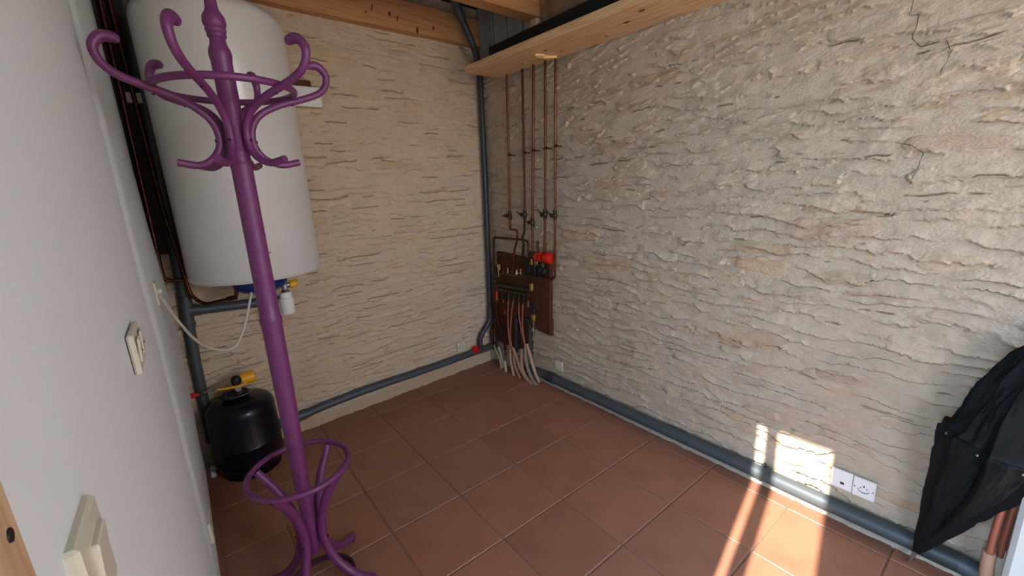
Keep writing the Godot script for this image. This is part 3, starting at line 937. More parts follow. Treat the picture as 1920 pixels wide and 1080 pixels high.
# ------------------------------------------------------------------ blue tank
func gas_tank() -> void:
	var t := thing("gas_bottle", "squat glossy dark navy gas bottle on the floor below the water heater", "gas bottle", Vector3(-1.82, 0, 0.222))
	var R := 0.158
	var prof := [Vector2(0.0, 0.03), Vector2(0.12, 0.02), Vector2(R - 0.01, 0.045), Vector2(R, 0.07), Vector2(R, 0.163), Vector2(R + 0.0025, 0.168), Vector2(R, 0.173), Vector2(R - 0.002, 0.335)]
	for k in range(1, 9):
		var a := PI / 2 * k / 8.0
		prof.append(Vector2(R - 0.062 + 0.060 * cos(a), 0.335 + 0.062 * sin(a)))
	prof.append(Vector2(0.05, 0.412)); prof.append(Vector2(0.0, 0.415))
	var mb := MB.new()
	mb.lathe(prof, Vector3.ZERO, Basis(), 56)
	obj("body", mb, M.navy, t)
	mb = MB.new()
	mb.lathe([Vector2(0.128, 0.035), Vector2(0.132, 0.0), Vector2(0.138, 0.0), Vector2(0.142, 0.04)], Vector3.ZERO, Basis(), 48)
	obj("foot_ring", mb, M.navy, t)
	mb = MB.new()
	mb.lathe([Vector2(0.0, 0.416), Vector2(0.062, 0.420), Vector2(0.066, 0.426), Vector2(0.064, 0.428), Vector2(0.03, 0.422), Vector2(0.0, 0.422)], Vector3(0.01, 0.0, 0), Basis(Vector3.BACK, 0.06), 36)
	obj("collar_disc", mb, M.iron, t)
	mb = MB.new()
	mb.torus(Vector3(0.01, 0.4285, 0), 0.065, 0.0014, Basis(Vector3.BACK, 0.06), 40, 6)
	obj("collar_edge", mb, M.steel, t)
	mb = MB.new()
	mb.lathe([Vector2(0.026, 0.42), Vector2(0.022, 0.438), Vector2(0.017, 0.442), Vector2(0.017, 0.452), Vector2(0.0, 0.454)], Vector3(0.008, 0, 0), Basis(), 20)
	mb.lathe([Vector2(0.02, 0.474), Vector2(0.023, 0.488), Vector2(0.020, 0.508), Vector2(0.012, 0.516), Vector2(0.0, 0.518)], Vector3(0.004, 0, 0), Basis(), 18)
	mb.tube([Vector3(0.004, 0.45, 0), Vector3(0.004, 0.476, 0)], 0.012, 12)
	obj("valve", mb, M.iron, t)
	mb = MB.new()
	mb.lathe([Vector2(0.0, -0.016), Vector2(0.016, -0.016), Vector2(0.016, 0.016), Vector2(0.0, 0.016)], Vector3(0.006, 0.457, 0.012), Basis(Vector3.RIGHT, PI / 2), 6)
	obj("nut", mb, M.steel, t)
	mb = MB.new()
	var cb := Basis(Vector3.BACK, -1.50)
	mb.lathe([Vector2(0.0, 0.0), Vector2(0.030, 0.0), Vector2(0.031, 0.004), Vector2(0.031, 0.052), Vector2(0.028, 0.060), Vector2(0.0, 0.062)], Vector3(0.028, 0.488, -0.01), cb, 24)
	obj("cap", mb, M.yellow, t).set_meta("label", "yellow plastic valve cap")
	mb = MB.new()
	mb.tube(smooth([Vector3(0.05, 0.480, 0.022), Vector3(0.02, 0.470, 0.028), Vector3(-0.03, 0.470, 0.02), Vector3(-0.085, 0.472, 0.0)], 4), [0.004, 0.005, 0.006, 0.006, 0.006, 0.006, 0.006, 0.006, 0.006, 0.007, 0.006, 0.005, 0.003], 8)
	obj("cap_strap", mb, M.yellow, t)
	# pressure line to the wall
	var a := thing("gas_connector", "bent steel connector with a red-sleeved end between the gas bottle and the white wall", "connector", Vector3(-1.9, 0.455, 0.16))
	mb = MB.new()
	mb.tube(smooth([Vector3(0.09, 0.012, 0.03), Vector3(0.05, 0.0, 0.02), Vector3(0.0, -0.008, 0.0), Vector3(-0.035, -0.006, -0.01)], 4), 0.004, 8)
	obj("bracket", mb, M.steel, a)
	mb = MB.new()
	mb.box(Vector3(0.03, 0.012, -0.01), Vector3(0.10, 0.004, 0.05), 0.0015, Basis(Vector3.BACK, 0.18))
	obj("bracket", mb, M.steel, a)
	mb = MB.new()
	mb.tube([Vector3(-0.032, -0.006, -0.01), Vector3(-0.062, -0.008, -0.01)], 0.0045, 8)
	obj("ferrule", mb, M.brass, a)
	mb = MB.new()
	mb.tube([Vector3(-0.056, -0.008, -0.01), Vector3(-0.07, -0.009, -0.01)], 0.0085, 10)
	obj("ring", mb, M.green, a)
	mb = MB.new()
	mb.tube([Vector3(-0.076, -0.008, -0.01), Vector3(-0.084, -0.008, -0.01), Vector3(-0.112, -0.008, -0.01)], [0.006, 0.0115, 0.0115], 12)
	obj("sleeve", mb, M.red, a).set_meta("label", "red plastic sleeve")
	# crumbs of plaster behind the bottle
	var rr := RandomNumberGenerator.new()
	rr.seed = 5
	for k in 4:
		mb = MB.new()
		var s: float = [0.035, 0.028, 0.022, 0.018][k]
		mb.box(Vector3.ZERO, Vector3(s * 1.3, s, s), s * 0.32, Basis.from_euler(Vector3(rr.randf() * 3, rr.randf() * 3, rr.randf() * 3)))
		var o := tag(obj("plaster_lump", mb, M.core if k > 1 else M.plaster), ["largest plaster lump on the floor between gas bottle and white wall", "second plaster lump behind the gas bottle, resting by the largest", "small greyish stone lump behind the gas bottle", "smallest greyish crumb behind the gas bottle"][k], "rubble", "rubble behind the gas bottle") as Node3D
		o.position = [Vector3(-1.995, 0.016, 0.14), Vector3(-1.998, 0.012, 0.19), Vector3(-1.975, 0.010, 0.12), Vector3(-2.0, 0.008, 0.10)][k]

# ------------------------------------------------------------------ coat stand
func coat_stand() -> void:
	var c := thing("coat_stand", "purple bentwood coat stand with six curled hooks and an umbrella ring", "coat stand", Vector3(-1.7338, 0, 1.2288))
	var mb := MB.new()
	mb.lathe([Vector2(0.0, 0.140), Vector2(0.019, 0.142), Vector2(0.0215, 0.15), Vector2(0.0235, 0.30), Vector2(0.0265, 0.62), Vector2(0.029, 0.80), Vector2(0.0295, 0.985), Vector2(0.0305, 1.005), Vector2(0.0325, 1.022), Vector2(0.0315, 1.030), Vector2(0.0295, 1.034), Vector2(0.0285, 1.10), Vector2(0.0275, 1.48), Vector2(0.029, 1.487), Vector2(0.029, 1.494),
		Vector2(0.0265, 1.499), Vector2(0.0265, 1.515), Vector2(0.029, 1.520), Vector2(0.029, 1.527), Vector2(0.0265, 1.532), Vector2(0.0255, 1.70), Vector2(0.0255, 1.765),
		Vector2(0.027, 1.772), Vector2(0.028, 1.782), Vector2(0.0265, 1.793), Vector2(0.0205, 1.808), Vector2(0.0185, 1.822), Vector2(0.0225, 1.826), Vector2(0.0235, 1.831), Vector2(0.0215, 1.835), Vector2(0.0245, 1.839), Vector2(0.0255, 1.845), Vector2(0.0235, 1.849), Vector2(0.0265, 1.854),
		Vector2(0.028, 1.862), Vector2(0.026, 1.876), Vector2(0.019, 1.888), Vector2(0.0155, 1.896), Vector2(0.014, 1.92), Vector2(0.0165, 1.935), Vector2(0.012, 1.95), Vector2(0.0, 1.954)], Vector3.ZERO, Basis(), 36, 0.6)
	obj("pole", mb, M.purple, c)
	var prof := [[0.226, 1.781], [0.239, 1.788], [0.262, 1.787], [0.281, 1.764], [0.275, 1.732], [0.248, 1.706], [0.195, 1.685], [0.133, 1.665], [0.082, 1.640], [0.054, 1.612], [0.0415, 1.578], [0.044, 1.54], [0.066, 1.508], [0.108, 1.491], [0.160, 1.499]]
	for k in 6:
		var az := deg_to_rad(25.0 + 60.0 * k)
		var d := Vector3(sin(az), 0, -cos(az))
		var ps := []
		for q in prof: ps.append(d * (q[0] * (0.92 if k == 4 and q[0] > 0.1 else 1.0)) + Vector3.UP * q[1])
		ps = smooth(ps, 5)
		var rad := []
		for t in ps.size():
			var f := t / float(ps.size() - 1)
			rad.append(0.0100 + 0.0028 * exp(-pow((f - 0.12) / 0.10, 2.0)) - 0.005 * exp(-pow(f / 0.025, 2.0)))
		mb = MB.new()
		mb.tube(ps, rad, 14)
		var hk := obj("hook_arm", mb, M.purple, c)
		for y in [1.588, 1.556]:
			mb = MB.new()
			mb.lathe([Vector2(0.0, 0.0006), Vector2(0.0038, 0.0004), Vector2(0.0042, -0.002)], d * 0.0525 + Vector3.UP * y, Basis(d.cross(Vector3.UP), d, Vector3.UP), 10)
			obj("screw_hole", mb, M.hole, hk)
		mb = MB.new()
		mb.lathe([Vector2(0.0, 0.0006), Vector2(0.0042, 0.0004), Vector2(0.0046, -0.002)], d * 0.166 + Vector3.UP * 1.6655, Basis(Vector3.UP.cross(d), (Vector3.DOWN + d * 0.33).normalized(), d), 10)
		obj("screw_hole", mb, M.hole, hk)
	mb = MB.new()
	mb.torus(Vector3(0, 1.692, 0), 0.168, 0.0095, Basis(), 72, 12)
	obj("hat_ring", mb, M.purple, c)
	mb = MB.new()
	mb.torus(Vector3(0, 0.487, 0), 0.158, 0.0095, Basis(), 72, 12)
	obj("umbrella_ring", mb, M.purple, c)
	var lp := [[0.150, 0.478], [0.128, 0.448], [0.090, 0.395], [0.058, 0.32], [0.042, 0.25], [0.044, 0.185], [0.072, 0.105], [0.125, 0.045], [0.180, 0.020], [0.208, 0.0175]]
	for k in 4:
		var az := deg_to_rad([52.0, 130.0, 223.0, 308.0][k])
		var d := Vector3(sin(az), 0, -cos(az))
		var ps := []
		for q in lp: ps.append(d * q[0] + Vector3.UP * q[1])
		ps = smooth(ps, 6)
		mb = MB.new()
		var rad := []
		for t in ps.size():
			var f := t / float(ps.size() - 1)
			rad.append(0.0150 - 0.003 * smoothstep(0.25, 0.0, f))
		mb.tube(ps, rad, 14)
		var lg := obj("leg", mb, M.purple, c)
		for y in [[0.295, 0.064], [0.205, 0.0565]]:
			mb = MB.new()
			mb.lathe([Vector2(0.0, 0.0006), Vector2(0.0042, 0.0004), Vector2(0.0046, -0.002)], d * (y[1] + (-0.001 if y[0] > 0.25 else 0.0025)) + Vector3.UP * y[0], Basis(d.cross(Vector3.UP), d, Vector3.UP), 10)
			obj("screw_hole", mb, M.hole, lg)
		mb = MB.new()
		mb.box(d * 0.151 + Vector3.UP * 0.4785, Vector3(0.016, 0.004, 0.020), 0.001, Basis(d.cross(Vector3.UP), Vector3.UP, d.cross(Vector3.UP).cross(Vector3.UP)))
		obj("screw_hole", mb, M.hole, lg)
		mb = MB.new()
		mb.lathe([Vector2(0.0, -0.003), Vector2(0.0105, -0.003), Vector2(0.0105, 0.003), Vector2(0.0, 0.003)], d * 0.195 + Vector3.UP * 0.003, Basis(), 14)
		obj("foot_pad", mb, M.black, lg)
	mb = MB.new()
	mb.lathe([Vector2(0.112, 0.020), Vector2(0.116, 0.019), Vector2(0.116, 0.042), Vector2(0.112, 0.043), Vector2(0.109, 0.042), Vector2(0.109, 0.020), Vector2(0.112, 0.019)], Vector3(0.004, -0.012, 0.022), Basis(), 56)
	obj("strap_ring", mb, M.purple_dark, c)

# ------------------------------------------------------------------ heating manifold in the corner
func valve_on(t: Node3D, at: Vector3, turn: float, m: Material) -> void:
	var mb := MB.new()
	mb.lathe([Vector2(0.0, -0.032), Vector2(0.012, -0.032), Vector2(0.013, -0.020), Vector2(0.010, -0.016), Vector2(0.016, -0.010), Vector2(0.016, 0.010), Vector2(0.010, 0.016), Vector2(0.013, 0.020), Vector2(0.012, 0.032), Vector2(0.0, 0.032)], at, Basis(), 12)
	mb.tube([at, at + Vector3(-0.035, 0, 0)], 0.007, 8)
	mb.lathe([Vector2(0.0, -0.005), Vector2(0.014, -0.004), Vector2(0.014, 0.004), Vector2(0.0, 0.005)], at + Vector3(-0.03, 0, 0), Basis(Vector3.BACK, PI / 2), 8)
	var v := obj("valve", mb, m, t)
	mb = MB.new()
	var d := Vector3(0, sin(turn), cos(turn))
	mb.tube([at + Vector3(-0.036, 0, 0) - d * 0.018, at + Vector3(-0.038, 0, 0), at + Vector3(-0.036, 0, 0) + d * 0.045], [0.003, 0.0048, 0.0030], 8)
	obj("lever", mb, M.iron, v)

func riser(label: String, pts: Array, vz: Array, turn: float, clip: Array, m: Material) -> void:
	var t := thing("copper_riser", label, "pipe", Vector3(-0.045, 0, 0), "copper risers between the plank and the manifold")
	var mb := MB.new()
	mb.tube(bent(zy(0.0, pts), 0.025), 0.0075, 10)
	obj("pipe", mb, m, t)
	valve_on(t, Vector3(0, vz[1], vz[0]), turn, M.brass_dark)
	mb = MB.new()
	mb.torus(Vector3(0.0, clip[1], clip[0]), 0.010, 0.0035, Basis(), 16, 6)
	mb.tube([Vector3(0.008, clip[1], clip[0] + 0.004), Vector3(0.055, clip[1], clip[0] + 0.004)], 0.004, 6)
	mb.lathe([Vector2(0.0, -0.004), Vector2(0.009, -0.004), Vector2(0.009, 0.004), Vector2(0.0, 0.004)], Vector3(-0.004, clip[1] + 0.001, clip[0] + 0.016), Basis(Vector3.RIGHT, PI / 2), 10)
	obj("pipe_clip", mb, M.copper_old, t)

func manifold() -> void:
	# brown backing board
	var mb := MB.new()
	mb.box(Vector3(0.0, 0.645, 0.37), Vector3(0.03, 0.51, 0.60), 0.003, Basis(Vector3.RIGHT, 0.05))
	mb.box(Vector3(0.004, 0.43, 0.60), Vector3(0.03, 0.12, 0.13), 0.003, Basis(Vector3.RIGHT, 0.05))
	tag(obj("backing_board", mb, M.panel_brown), "large dark brown wooden board behind the manifold bars and the red valve heads", "board")
	mb = MB.new()
	mb.box(Vector3(0.012, 0.31, 0.205), Vector3(0.022, 0.30, 0.46), 0.003)
	tag(obj("backing_board", mb, M.panel_brown), "lower dark brown board behind the copper down pipes, just above the conduits", "board")
	riser("copper riser nearest the corner, jogging sideways below its valve", [0.356, 2.11, 0.314, 1.194, 0.304, 1.107, 0.318, 1.096, 0.373, 1.095, 0.390, 1.084, 0.385, 1.028, 0.343, 0.945, 0.322, 0.79], [0.313, 1.194], PI, [0.336, 1.601], M.copper)
	riser("second copper riser from the corner, kinked below its valve", [0.516, 2.11, 0.480, 1.211, 0.465, 1.077, 0.436, 1.039, 0.456, 0.992, 0.430, 0.918, 0.417, 0.79], [0.478, 1.205], 2.7, [0.497, 1.60], M.copper_old)
	riser("middle copper riser of the five, its valve set lower than the others", [0.621, 2.11, 0.557, 1.177, 0.549, 1.092, 0.543, 0.88], [0.554, 1.155], 2.8, [0.585, 1.607], M.copper)
	riser("fourth copper riser from the corner, running straight down to the red valve heads", [0.725, 2.11, 0.682, 1.214, 0.663, 0.972, 0.656, 0.88], [0.681, 1.208], 2.2, [0.700, 1.609], M.copper)
	riser("copper riser farthest from the corner, bending under the red valve heads at its foot", [0.810, 2.11, 0.772, 1.209, 0.754, 0.802, 0.725, 0.790, 0.665, 0.787, 0.45, 0.78], [0.772, 1.205], 2.4, [0.789, 1.614], M.copper)
	# the manifold with everything soldered to it
	var t := thing("heating_manifold", "old copper and brass heating manifold with valves and air vents in the corner", "manifold", Vector3(-0.045, 0, 0))
	mb = MB.new()
	mb.tube(bent(zy(-0.012, [0.018, 0.11, 0.042, 0.358, 0.087, 0.732, 0.117, 1.028, 0.247, 1.031, 0.473, 1.032, 0.515, 1.023, 0.511, 0.90]), 0.02), 0.0075, 10)
	obj("loop_pipe", mb, M.copper_old, t)
	mb = MB.new()
	mb.tube(bent(zy(0.012, [0.113, 0.76, 0.130, 0.878, 0.274, 0.876, 0.267, 0.76]), 0.02), 0.006, 8)
	obj("loop_pipe", mb, M.copper_old, t)
	mb = MB.new()
	mb.tube(zy(0.0, [0.593, 0.88, 0.599, 1.024]), 0.0075, 10)
	obj("stub_pipe", mb, M.copper_old, t)
	mb = MB.new()
	mb.tube(zy(0.0, [0.600, 1.010, 0.600, 1.032]), 0.0095, 10)
	obj("stub_pipe", mb, M.copper_old, t)
	mb = MB.new()
	mb.tube(zy(-0.004, [0.085, 0.752, 0.480, 0.772]), 0.016, 14)
	obj("upper_bar", mb, M.brass_dark, t)
	mb = MB.new()
	mb.tube(zy(-0.006, [0.10, 0.660, 0.515, 0.678]), 0.017, 14)
	obj("lower_bar", mb, M.brass_dark, t)
	mb = MB.new()
	mb.tube(zy(-0.012, [0.13, 0.628, 0.500, 0.646]), 0.014, 14)
	obj("lower_bar", mb, M.brass_dark, t)
	# nuts and small valves on the bars
	for q in [[0.118, 0.785, 0], [0.165, 0.800, 1], [0.215, 0.772, 0], [0.267, 0.782, 1], [0.322, 0.790, 0], [0.372, 0.780, 2], [0.417, 0.792, 1], [0.455, 0.770, 0]]:
		mb = MB.new()
		mb.lathe([Vector2(0.0, -0.020), Vector2(0.010, -0.020), Vector2(0.010, -0.004), Vector2(0.0135, -0.003), Vector2(0.0135, 0.010), Vector2(0.008, 0.012), Vector2(0.006, 0.030), Vector2(0.0, 0.031)], Vector3(-0.008, q[1], q[0]), Basis(), 6)
		obj("nut", mb, [M.brass_dark, M.brass, M.cream][q[2]], t)
	mb = MB.new()
	mb.tube(zy(-0.02, [0.165, 0.735, 0.160, 0.828]), [0.004, 0.006], 8)
	obj("bleed_screw", mb, M.brass, t)
	for q in [[0.095, 0.735], [0.105, 0.69]]:
		mb = MB.new()
		mb.lathe([Vector2(0.0, -0.018), Vector2(0.014, -0.016), Vector2(0.018, -0.004), Vector2(0.018, 0.006), Vector2(0.012, 0.016), Vector2(0.0, 0.018)], Vector3(-0.012, q[1], q[0]), Basis(Vector3.RIGHT, 0.4), 10)
		obj("gate_valve", mb, M.brass_dark, t)
	# red valve heads in a dark cluster
	mb = MB.new()
	mb.lathe([Vector2(0.0, 0.0), Vector2(0.032, 0.0), Vector2(0.034, 0.005), Vector2(0.034, 0.060), Vector2(0.030, 0.066), Vector2(0.0, 0.066)], Vector3(0.0, 0.925, 0.582), Basis(Vector3.RIGHT, PI / 2), 22)
	obj("valve_head", mb, M.red, t)
	mb = MB.new()
	mb.lathe([Vector2(0.0, 0.0), Vector2(0.034, 0.0), Vector2(0.036, 0.006), Vector2(0.036, 0.05), Vector2(0.028, 0.060), Vector2(0.0, 0.062)], Vector3(-0.004, 0.928, 0.678), Basis(Vector3.RIGHT, PI / 2), 22)
	obj("valve_head", mb, M.red, t)
	mb = MB.new()
	mb.lathe([Vector2(0.0, 0.0), Vector2(0.026, 0.0), Vector2(0.026, 0.04), Vector2(0.0, 0.04)], Vector3(0.005, 0.930, 0.520), Basis(Vector3.RIGHT, PI / 2), 18)
	obj("valve_head", mb, M.purple_dark, t)
	for q in [[0.543, 0.882], [0.593, 0.885], [0.655, 0.878]]:
		mb = MB.new()
		mb.lathe([Vector2(0.0, -0.022), Vector2(0.013, -0.02), Vector2(0.017, -0.006), Vector2(0.017, 0.006), Vector2(0.012, 0.012), Vector2(0.011, 0.024), Vector2(0.0, 0.025)], Vector3(-0.010, q[1], q[0]), Basis(), 6)
		obj("nut", mb, M.brass if q[0] < 0.65 else M.brass_dark, t)
	for q in [[0.50, 0.84, 0.045], [0.56, 0.825, 0.055], [0.62, 0.835, 0.05], [0.655, 0.83, 0.03]]:
		mb = MB.new()
		mb.lathe([Vector2(0.0, -q[2] * 0.9), Vector2(0.014, -q[2] * 0.85), Vector2(0.022, -0.3 * q[2]), Vector2(0.026, 0.1 * q[2]), Vector2(0.016, 0.5 * q[2]), Vector2(0.012, 0.9 * q[2]), Vector2(0.0, q[2])], Vector3(0.0, q[1], q[0]), Basis(Vector3.RIGHT, (q[0] - 0.57) * 5.0), 10)
		obj("zone_valve", mb, M.iron, t)
	for k in 3:   # thin wires round the valve cluster
		mb = MB.new()
		var z: float = [0.50, 0.56, 0.64][k]
		mb.tube(smooth([Vector3(-0.02, 0.99 - 0.05 * k, z - 0.04), Vector3(-0.035, 0.95, z), Vector3(-0.03, 0.89, z - 0.03), Vector3(-0.035, 0.84, z + 0.02), Vector3(-0.02, 0.79, z + 0.01)], 5), 0.003, 6)
		obj("wire", mb, M.black, t)
	# automatic air vents
	for q in [[0.533, 0.737, 0.675, 0.017], [0.5415, 0.516, 0.455, 0.017]]:
		mb = MB.new()
		var hh: float = q[1] - q[2]
		mb.lathe([Vector2(0.0, 0.0), Vector2(0.006, 0.0), Vector2(0.008, 0.010), Vector2(q[3], 0.014), Vector2(q[3], hh * 0.78), Vector2(q[3] + 0.003, hh * 0.80), Vector2(q[3] + 0.003, hh * 0.93), Vector2(q[3] * 0.6, hh), Vector2(0.0, hh)], Vector3(-0.012, q[2], q[0]), Basis(), 20)
		obj("air_vent", mb, M.brass, t)
	mb = MB.new()
	mb.tube(zy(-0.01, [0.552, 0.605, 0.546, 0.516]), 0.010, 10)
	mb.lathe([Vector2(0.0, -0.016), Vector2(0.016, -0.012), Vector2(0.018, 0.006), Vector2(0.010, 0.018), Vector2(0.0, 0.02)], Vector3(-0.012, 0.540, 0.548), Basis(), 10)
	obj("vent_pipe", mb, M.iron, t)
	mb = MB.new()
	mb.tube(zy(-0.01, [0.538, 0.46, 0.530, 0.38]), 0.007, 8)
	mb.lathe([Vector2(0.0, -0.014), Vector2(0.012, -0.010), Vector2(0.012, 0.010), Vector2(0.0, 0.014)], Vector3(-0.014, 0.400, 0.531), Basis(), 12)
	obj("drain_cock", mb, M.steel, t)
	mb = MB.new()
	mb.tube(smooth(zy(-0.03, [0.525, 0.600, 0.540, 0.585, 0.575, 0.560]), 3), 0.003, 6)
	obj("lever", mb, M.iron, t)
	mb = MB.new()
	mb.tube(zy(-0.02, [0.500, 0.605, 0.495, 0.555]), [0.010, 0.005], 8)
	obj("bleed_screw", mb, M.copper_pink, t)
	# red and orange tags
	for q in [[0.117, 0.612, 0.540, 0.010], [0.210, 0.515, 0.450, 0.008], [0.20, 0.56, 0.53, 0.006], [0.385, 0.535, 0.49, 0.007]]:
		mb = MB.new()
		mb.tube(zy(-0.014, [q[0], q[1], q[0] - 0.003, q[2]]), q[3], 10)
		obj("pipe_sleeve", mb, M.orange, t)
	# down pipes
	var downs := [[0.196, 0.62, 0.180, 0.432, 0.169, 0.210, 0.183, 0.10], [0.239, 0.63, 0.211, 0.489, 0.202, 0.350, 0.194, 0.15], [0.285, 0.64, 0.253, 0.472, 0.249, 0.348, 0.253, 0.232, 0.266, 0.14], [0.346, 0.64, 0.302, 0.515, 0.269, 0.352, 0.258, 0.259, 0.280, 0.155],
		[0.405, 0.65, 0.383, 0.506, 0.394, 0.402, 0.417, 0.300, 0.438, 0.235], [0.458, 0.65, 0.432, 0.516, 0.421, 0.388, 0.439, 0.264, 0.450, 0.235], [0.104, 0.65, 0.098, 0.485, 0.107, 0.363, 0.157, 0.260, 0.186, 0.15], [0.056, 0.42, 0.049, 0.355, 0.001, 0.253, 0.005, 0.14], [0.090, 0.62, 0.085, 0.359, 0.072, 0.230, 0.092, 0.13]]
	for k in downs.size():
		mb = MB.new()
		mb.tube(smooth(zy(-0.012 - 0.004 * (k % 3), downs[k]), 5), 0.0062, 8)
		var dp := obj("down_pipe", mb, M.copper_pink if k in [2, 3, 4, 5] else M.copper_old, t)
		if k < 6:
			mb = MB.new()
			mb.tube(zy(-0.014 - 0.004 * (k % 3), [downs[k][0], 0.635, downs[k][0] - 0.006, 0.575]), 0.0095, 6)
			obj("nut", mb, M.brass_dark if k % 2 == 0 else M.iron, dp)
	for q in [[0.323, 0.44, 0.300, 0.15, 0.012], [0.474, 0.43, 0.466, 0.17, 0.013], [0.375, 0.42, 0.375, 0.22, 0.006], [0.36, 0.46, 0.52, 0.44, 0.012]]:
		mb = MB.new()
		mb.tube(zy(0.006, [q[0], q[1], q[2], q[3]]), q[4], 10)
		obj("drain_tube", mb, M.pvc_dark, t)
	# conduits going into the floor
	var cs := [
		["cream conduit leaning from the corner, first in front of the back wall", [-0.05, 0.158, 0.006, -0.062, 0.085, 0.080, -0.088, 0.048, 0.150, -0.105, 0.0, 0.185], 0.0085, "conduit_pale"],
		["shorter cream conduit beside the one leaning from the corner", [-0.055, 0.147, 0.086, -0.066, 0.083, 0.137, -0.080, 0.0, 0.178], 0.0085, "conduit_pale"],
		["stubby cream conduit end sticking up from the floor in front of the bundle", [-0.098, 0.075, 0.222, -0.113, 0.0, 0.253], 0.010, "conduit_pale"],
		["pink-beige conduit standing nearly upright, first of the bundle beside the cream ones", [-0.062, 0.171, 0.258, -0.075, 0.095, 0.270, -0.120, 0.0, 0.358], 0.0105, "conduit"],
		["narrow pink-beige conduit behind the crossing pair, second foot of the bundle", [-0.06, 0.150, 0.295, -0.08, 0.066, 0.330, -0.105, 0.0, 0.415], 0.010, "conduit"],
		["thick pink-beige conduit sweeping across the bundle to a far foot", [-0.055, 0.185, 0.285, -0.07, 0.126, 0.345, -0.092, 0.045, 0.425, -0.105, 0.0, 0.522], 0.0115, "conduit"],
		["pink-beige conduit with an upright upper half, middle of the bundle", [-0.06, 0.215, 0.398, -0.075, 0.10, 0.405, -0.092, 0.035, 0.455, -0.106, 0.0, 0.550], 0.0115, "conduit"],
		["greyish conduit with dusty lower half, second from the drain pipe", [-0.055, 0.245, 0.430, -0.072, 0.130, 0.455, -0.088, 0.040, 0.52, -0.097, 0.0, 0.592], 0.0125, "conduit_grey"],
		["tallest pink-beige conduit, its foot beside the thick drain pipe", [-0.05, 0.265, 0.446, -0.055, 0.162, 0.490, -0.055, 0.072, 0.527, -0.050, 0.0, 0.566], 0.0125, "conduit"]]
	for q in cs:
		var ps := []
		for k in range(0, q[1].size(), 3):
			ps.append(Vector3(q[1][k], q[1][k + 1], q[1][k + 2]))
		ps = smooth(ps, 14)
		var rad := []
		for k in ps.size(): rad.append(q[2] + (0.0008 if k % 2 == 0 else -0.0004))
		mb = MB.new()
		mb.tube(ps, rad, 12)
		tag(obj("conduit", mb, M[q[3]]), q[0], "conduit", "conduits rising from the floor")

# ------------------------------------------------------------------ sockets, switches, plates
func round_socket(t: Node3D, m: Material) -> void:   # in local x (across), y (up), z (out)
	var mb := MB.new()
	mb.box(Vector3(0, 0, 0.005), Vector3(0.076, 0.076, 0.012), 0.003)
	obj("plate", mb, m, t)
	mb = MB.new()
	mb.torus(Vector3(0, 0.0, 0.0115), 0.021, 0.0016, Basis(Vector3.RIGHT, PI / 2), 28, 6)
	obj("well", mb, M.socket_in, t)
	for q in [[-0.0095, 0.003], [0.0095, 0.003], [0.0, 0.013]]:
		mb = MB.new()
		mb.lathe([Vector2(0.0, 0.0006), Vector2(0.0028, 0.0006), Vector2(0.003, -0.002)], Vector3(q[0], q[1], 0.0115), Basis(Vector3.RIGHT, PI / 2), 10)
		obj("pin_hole", mb, M.dark_grey, t)

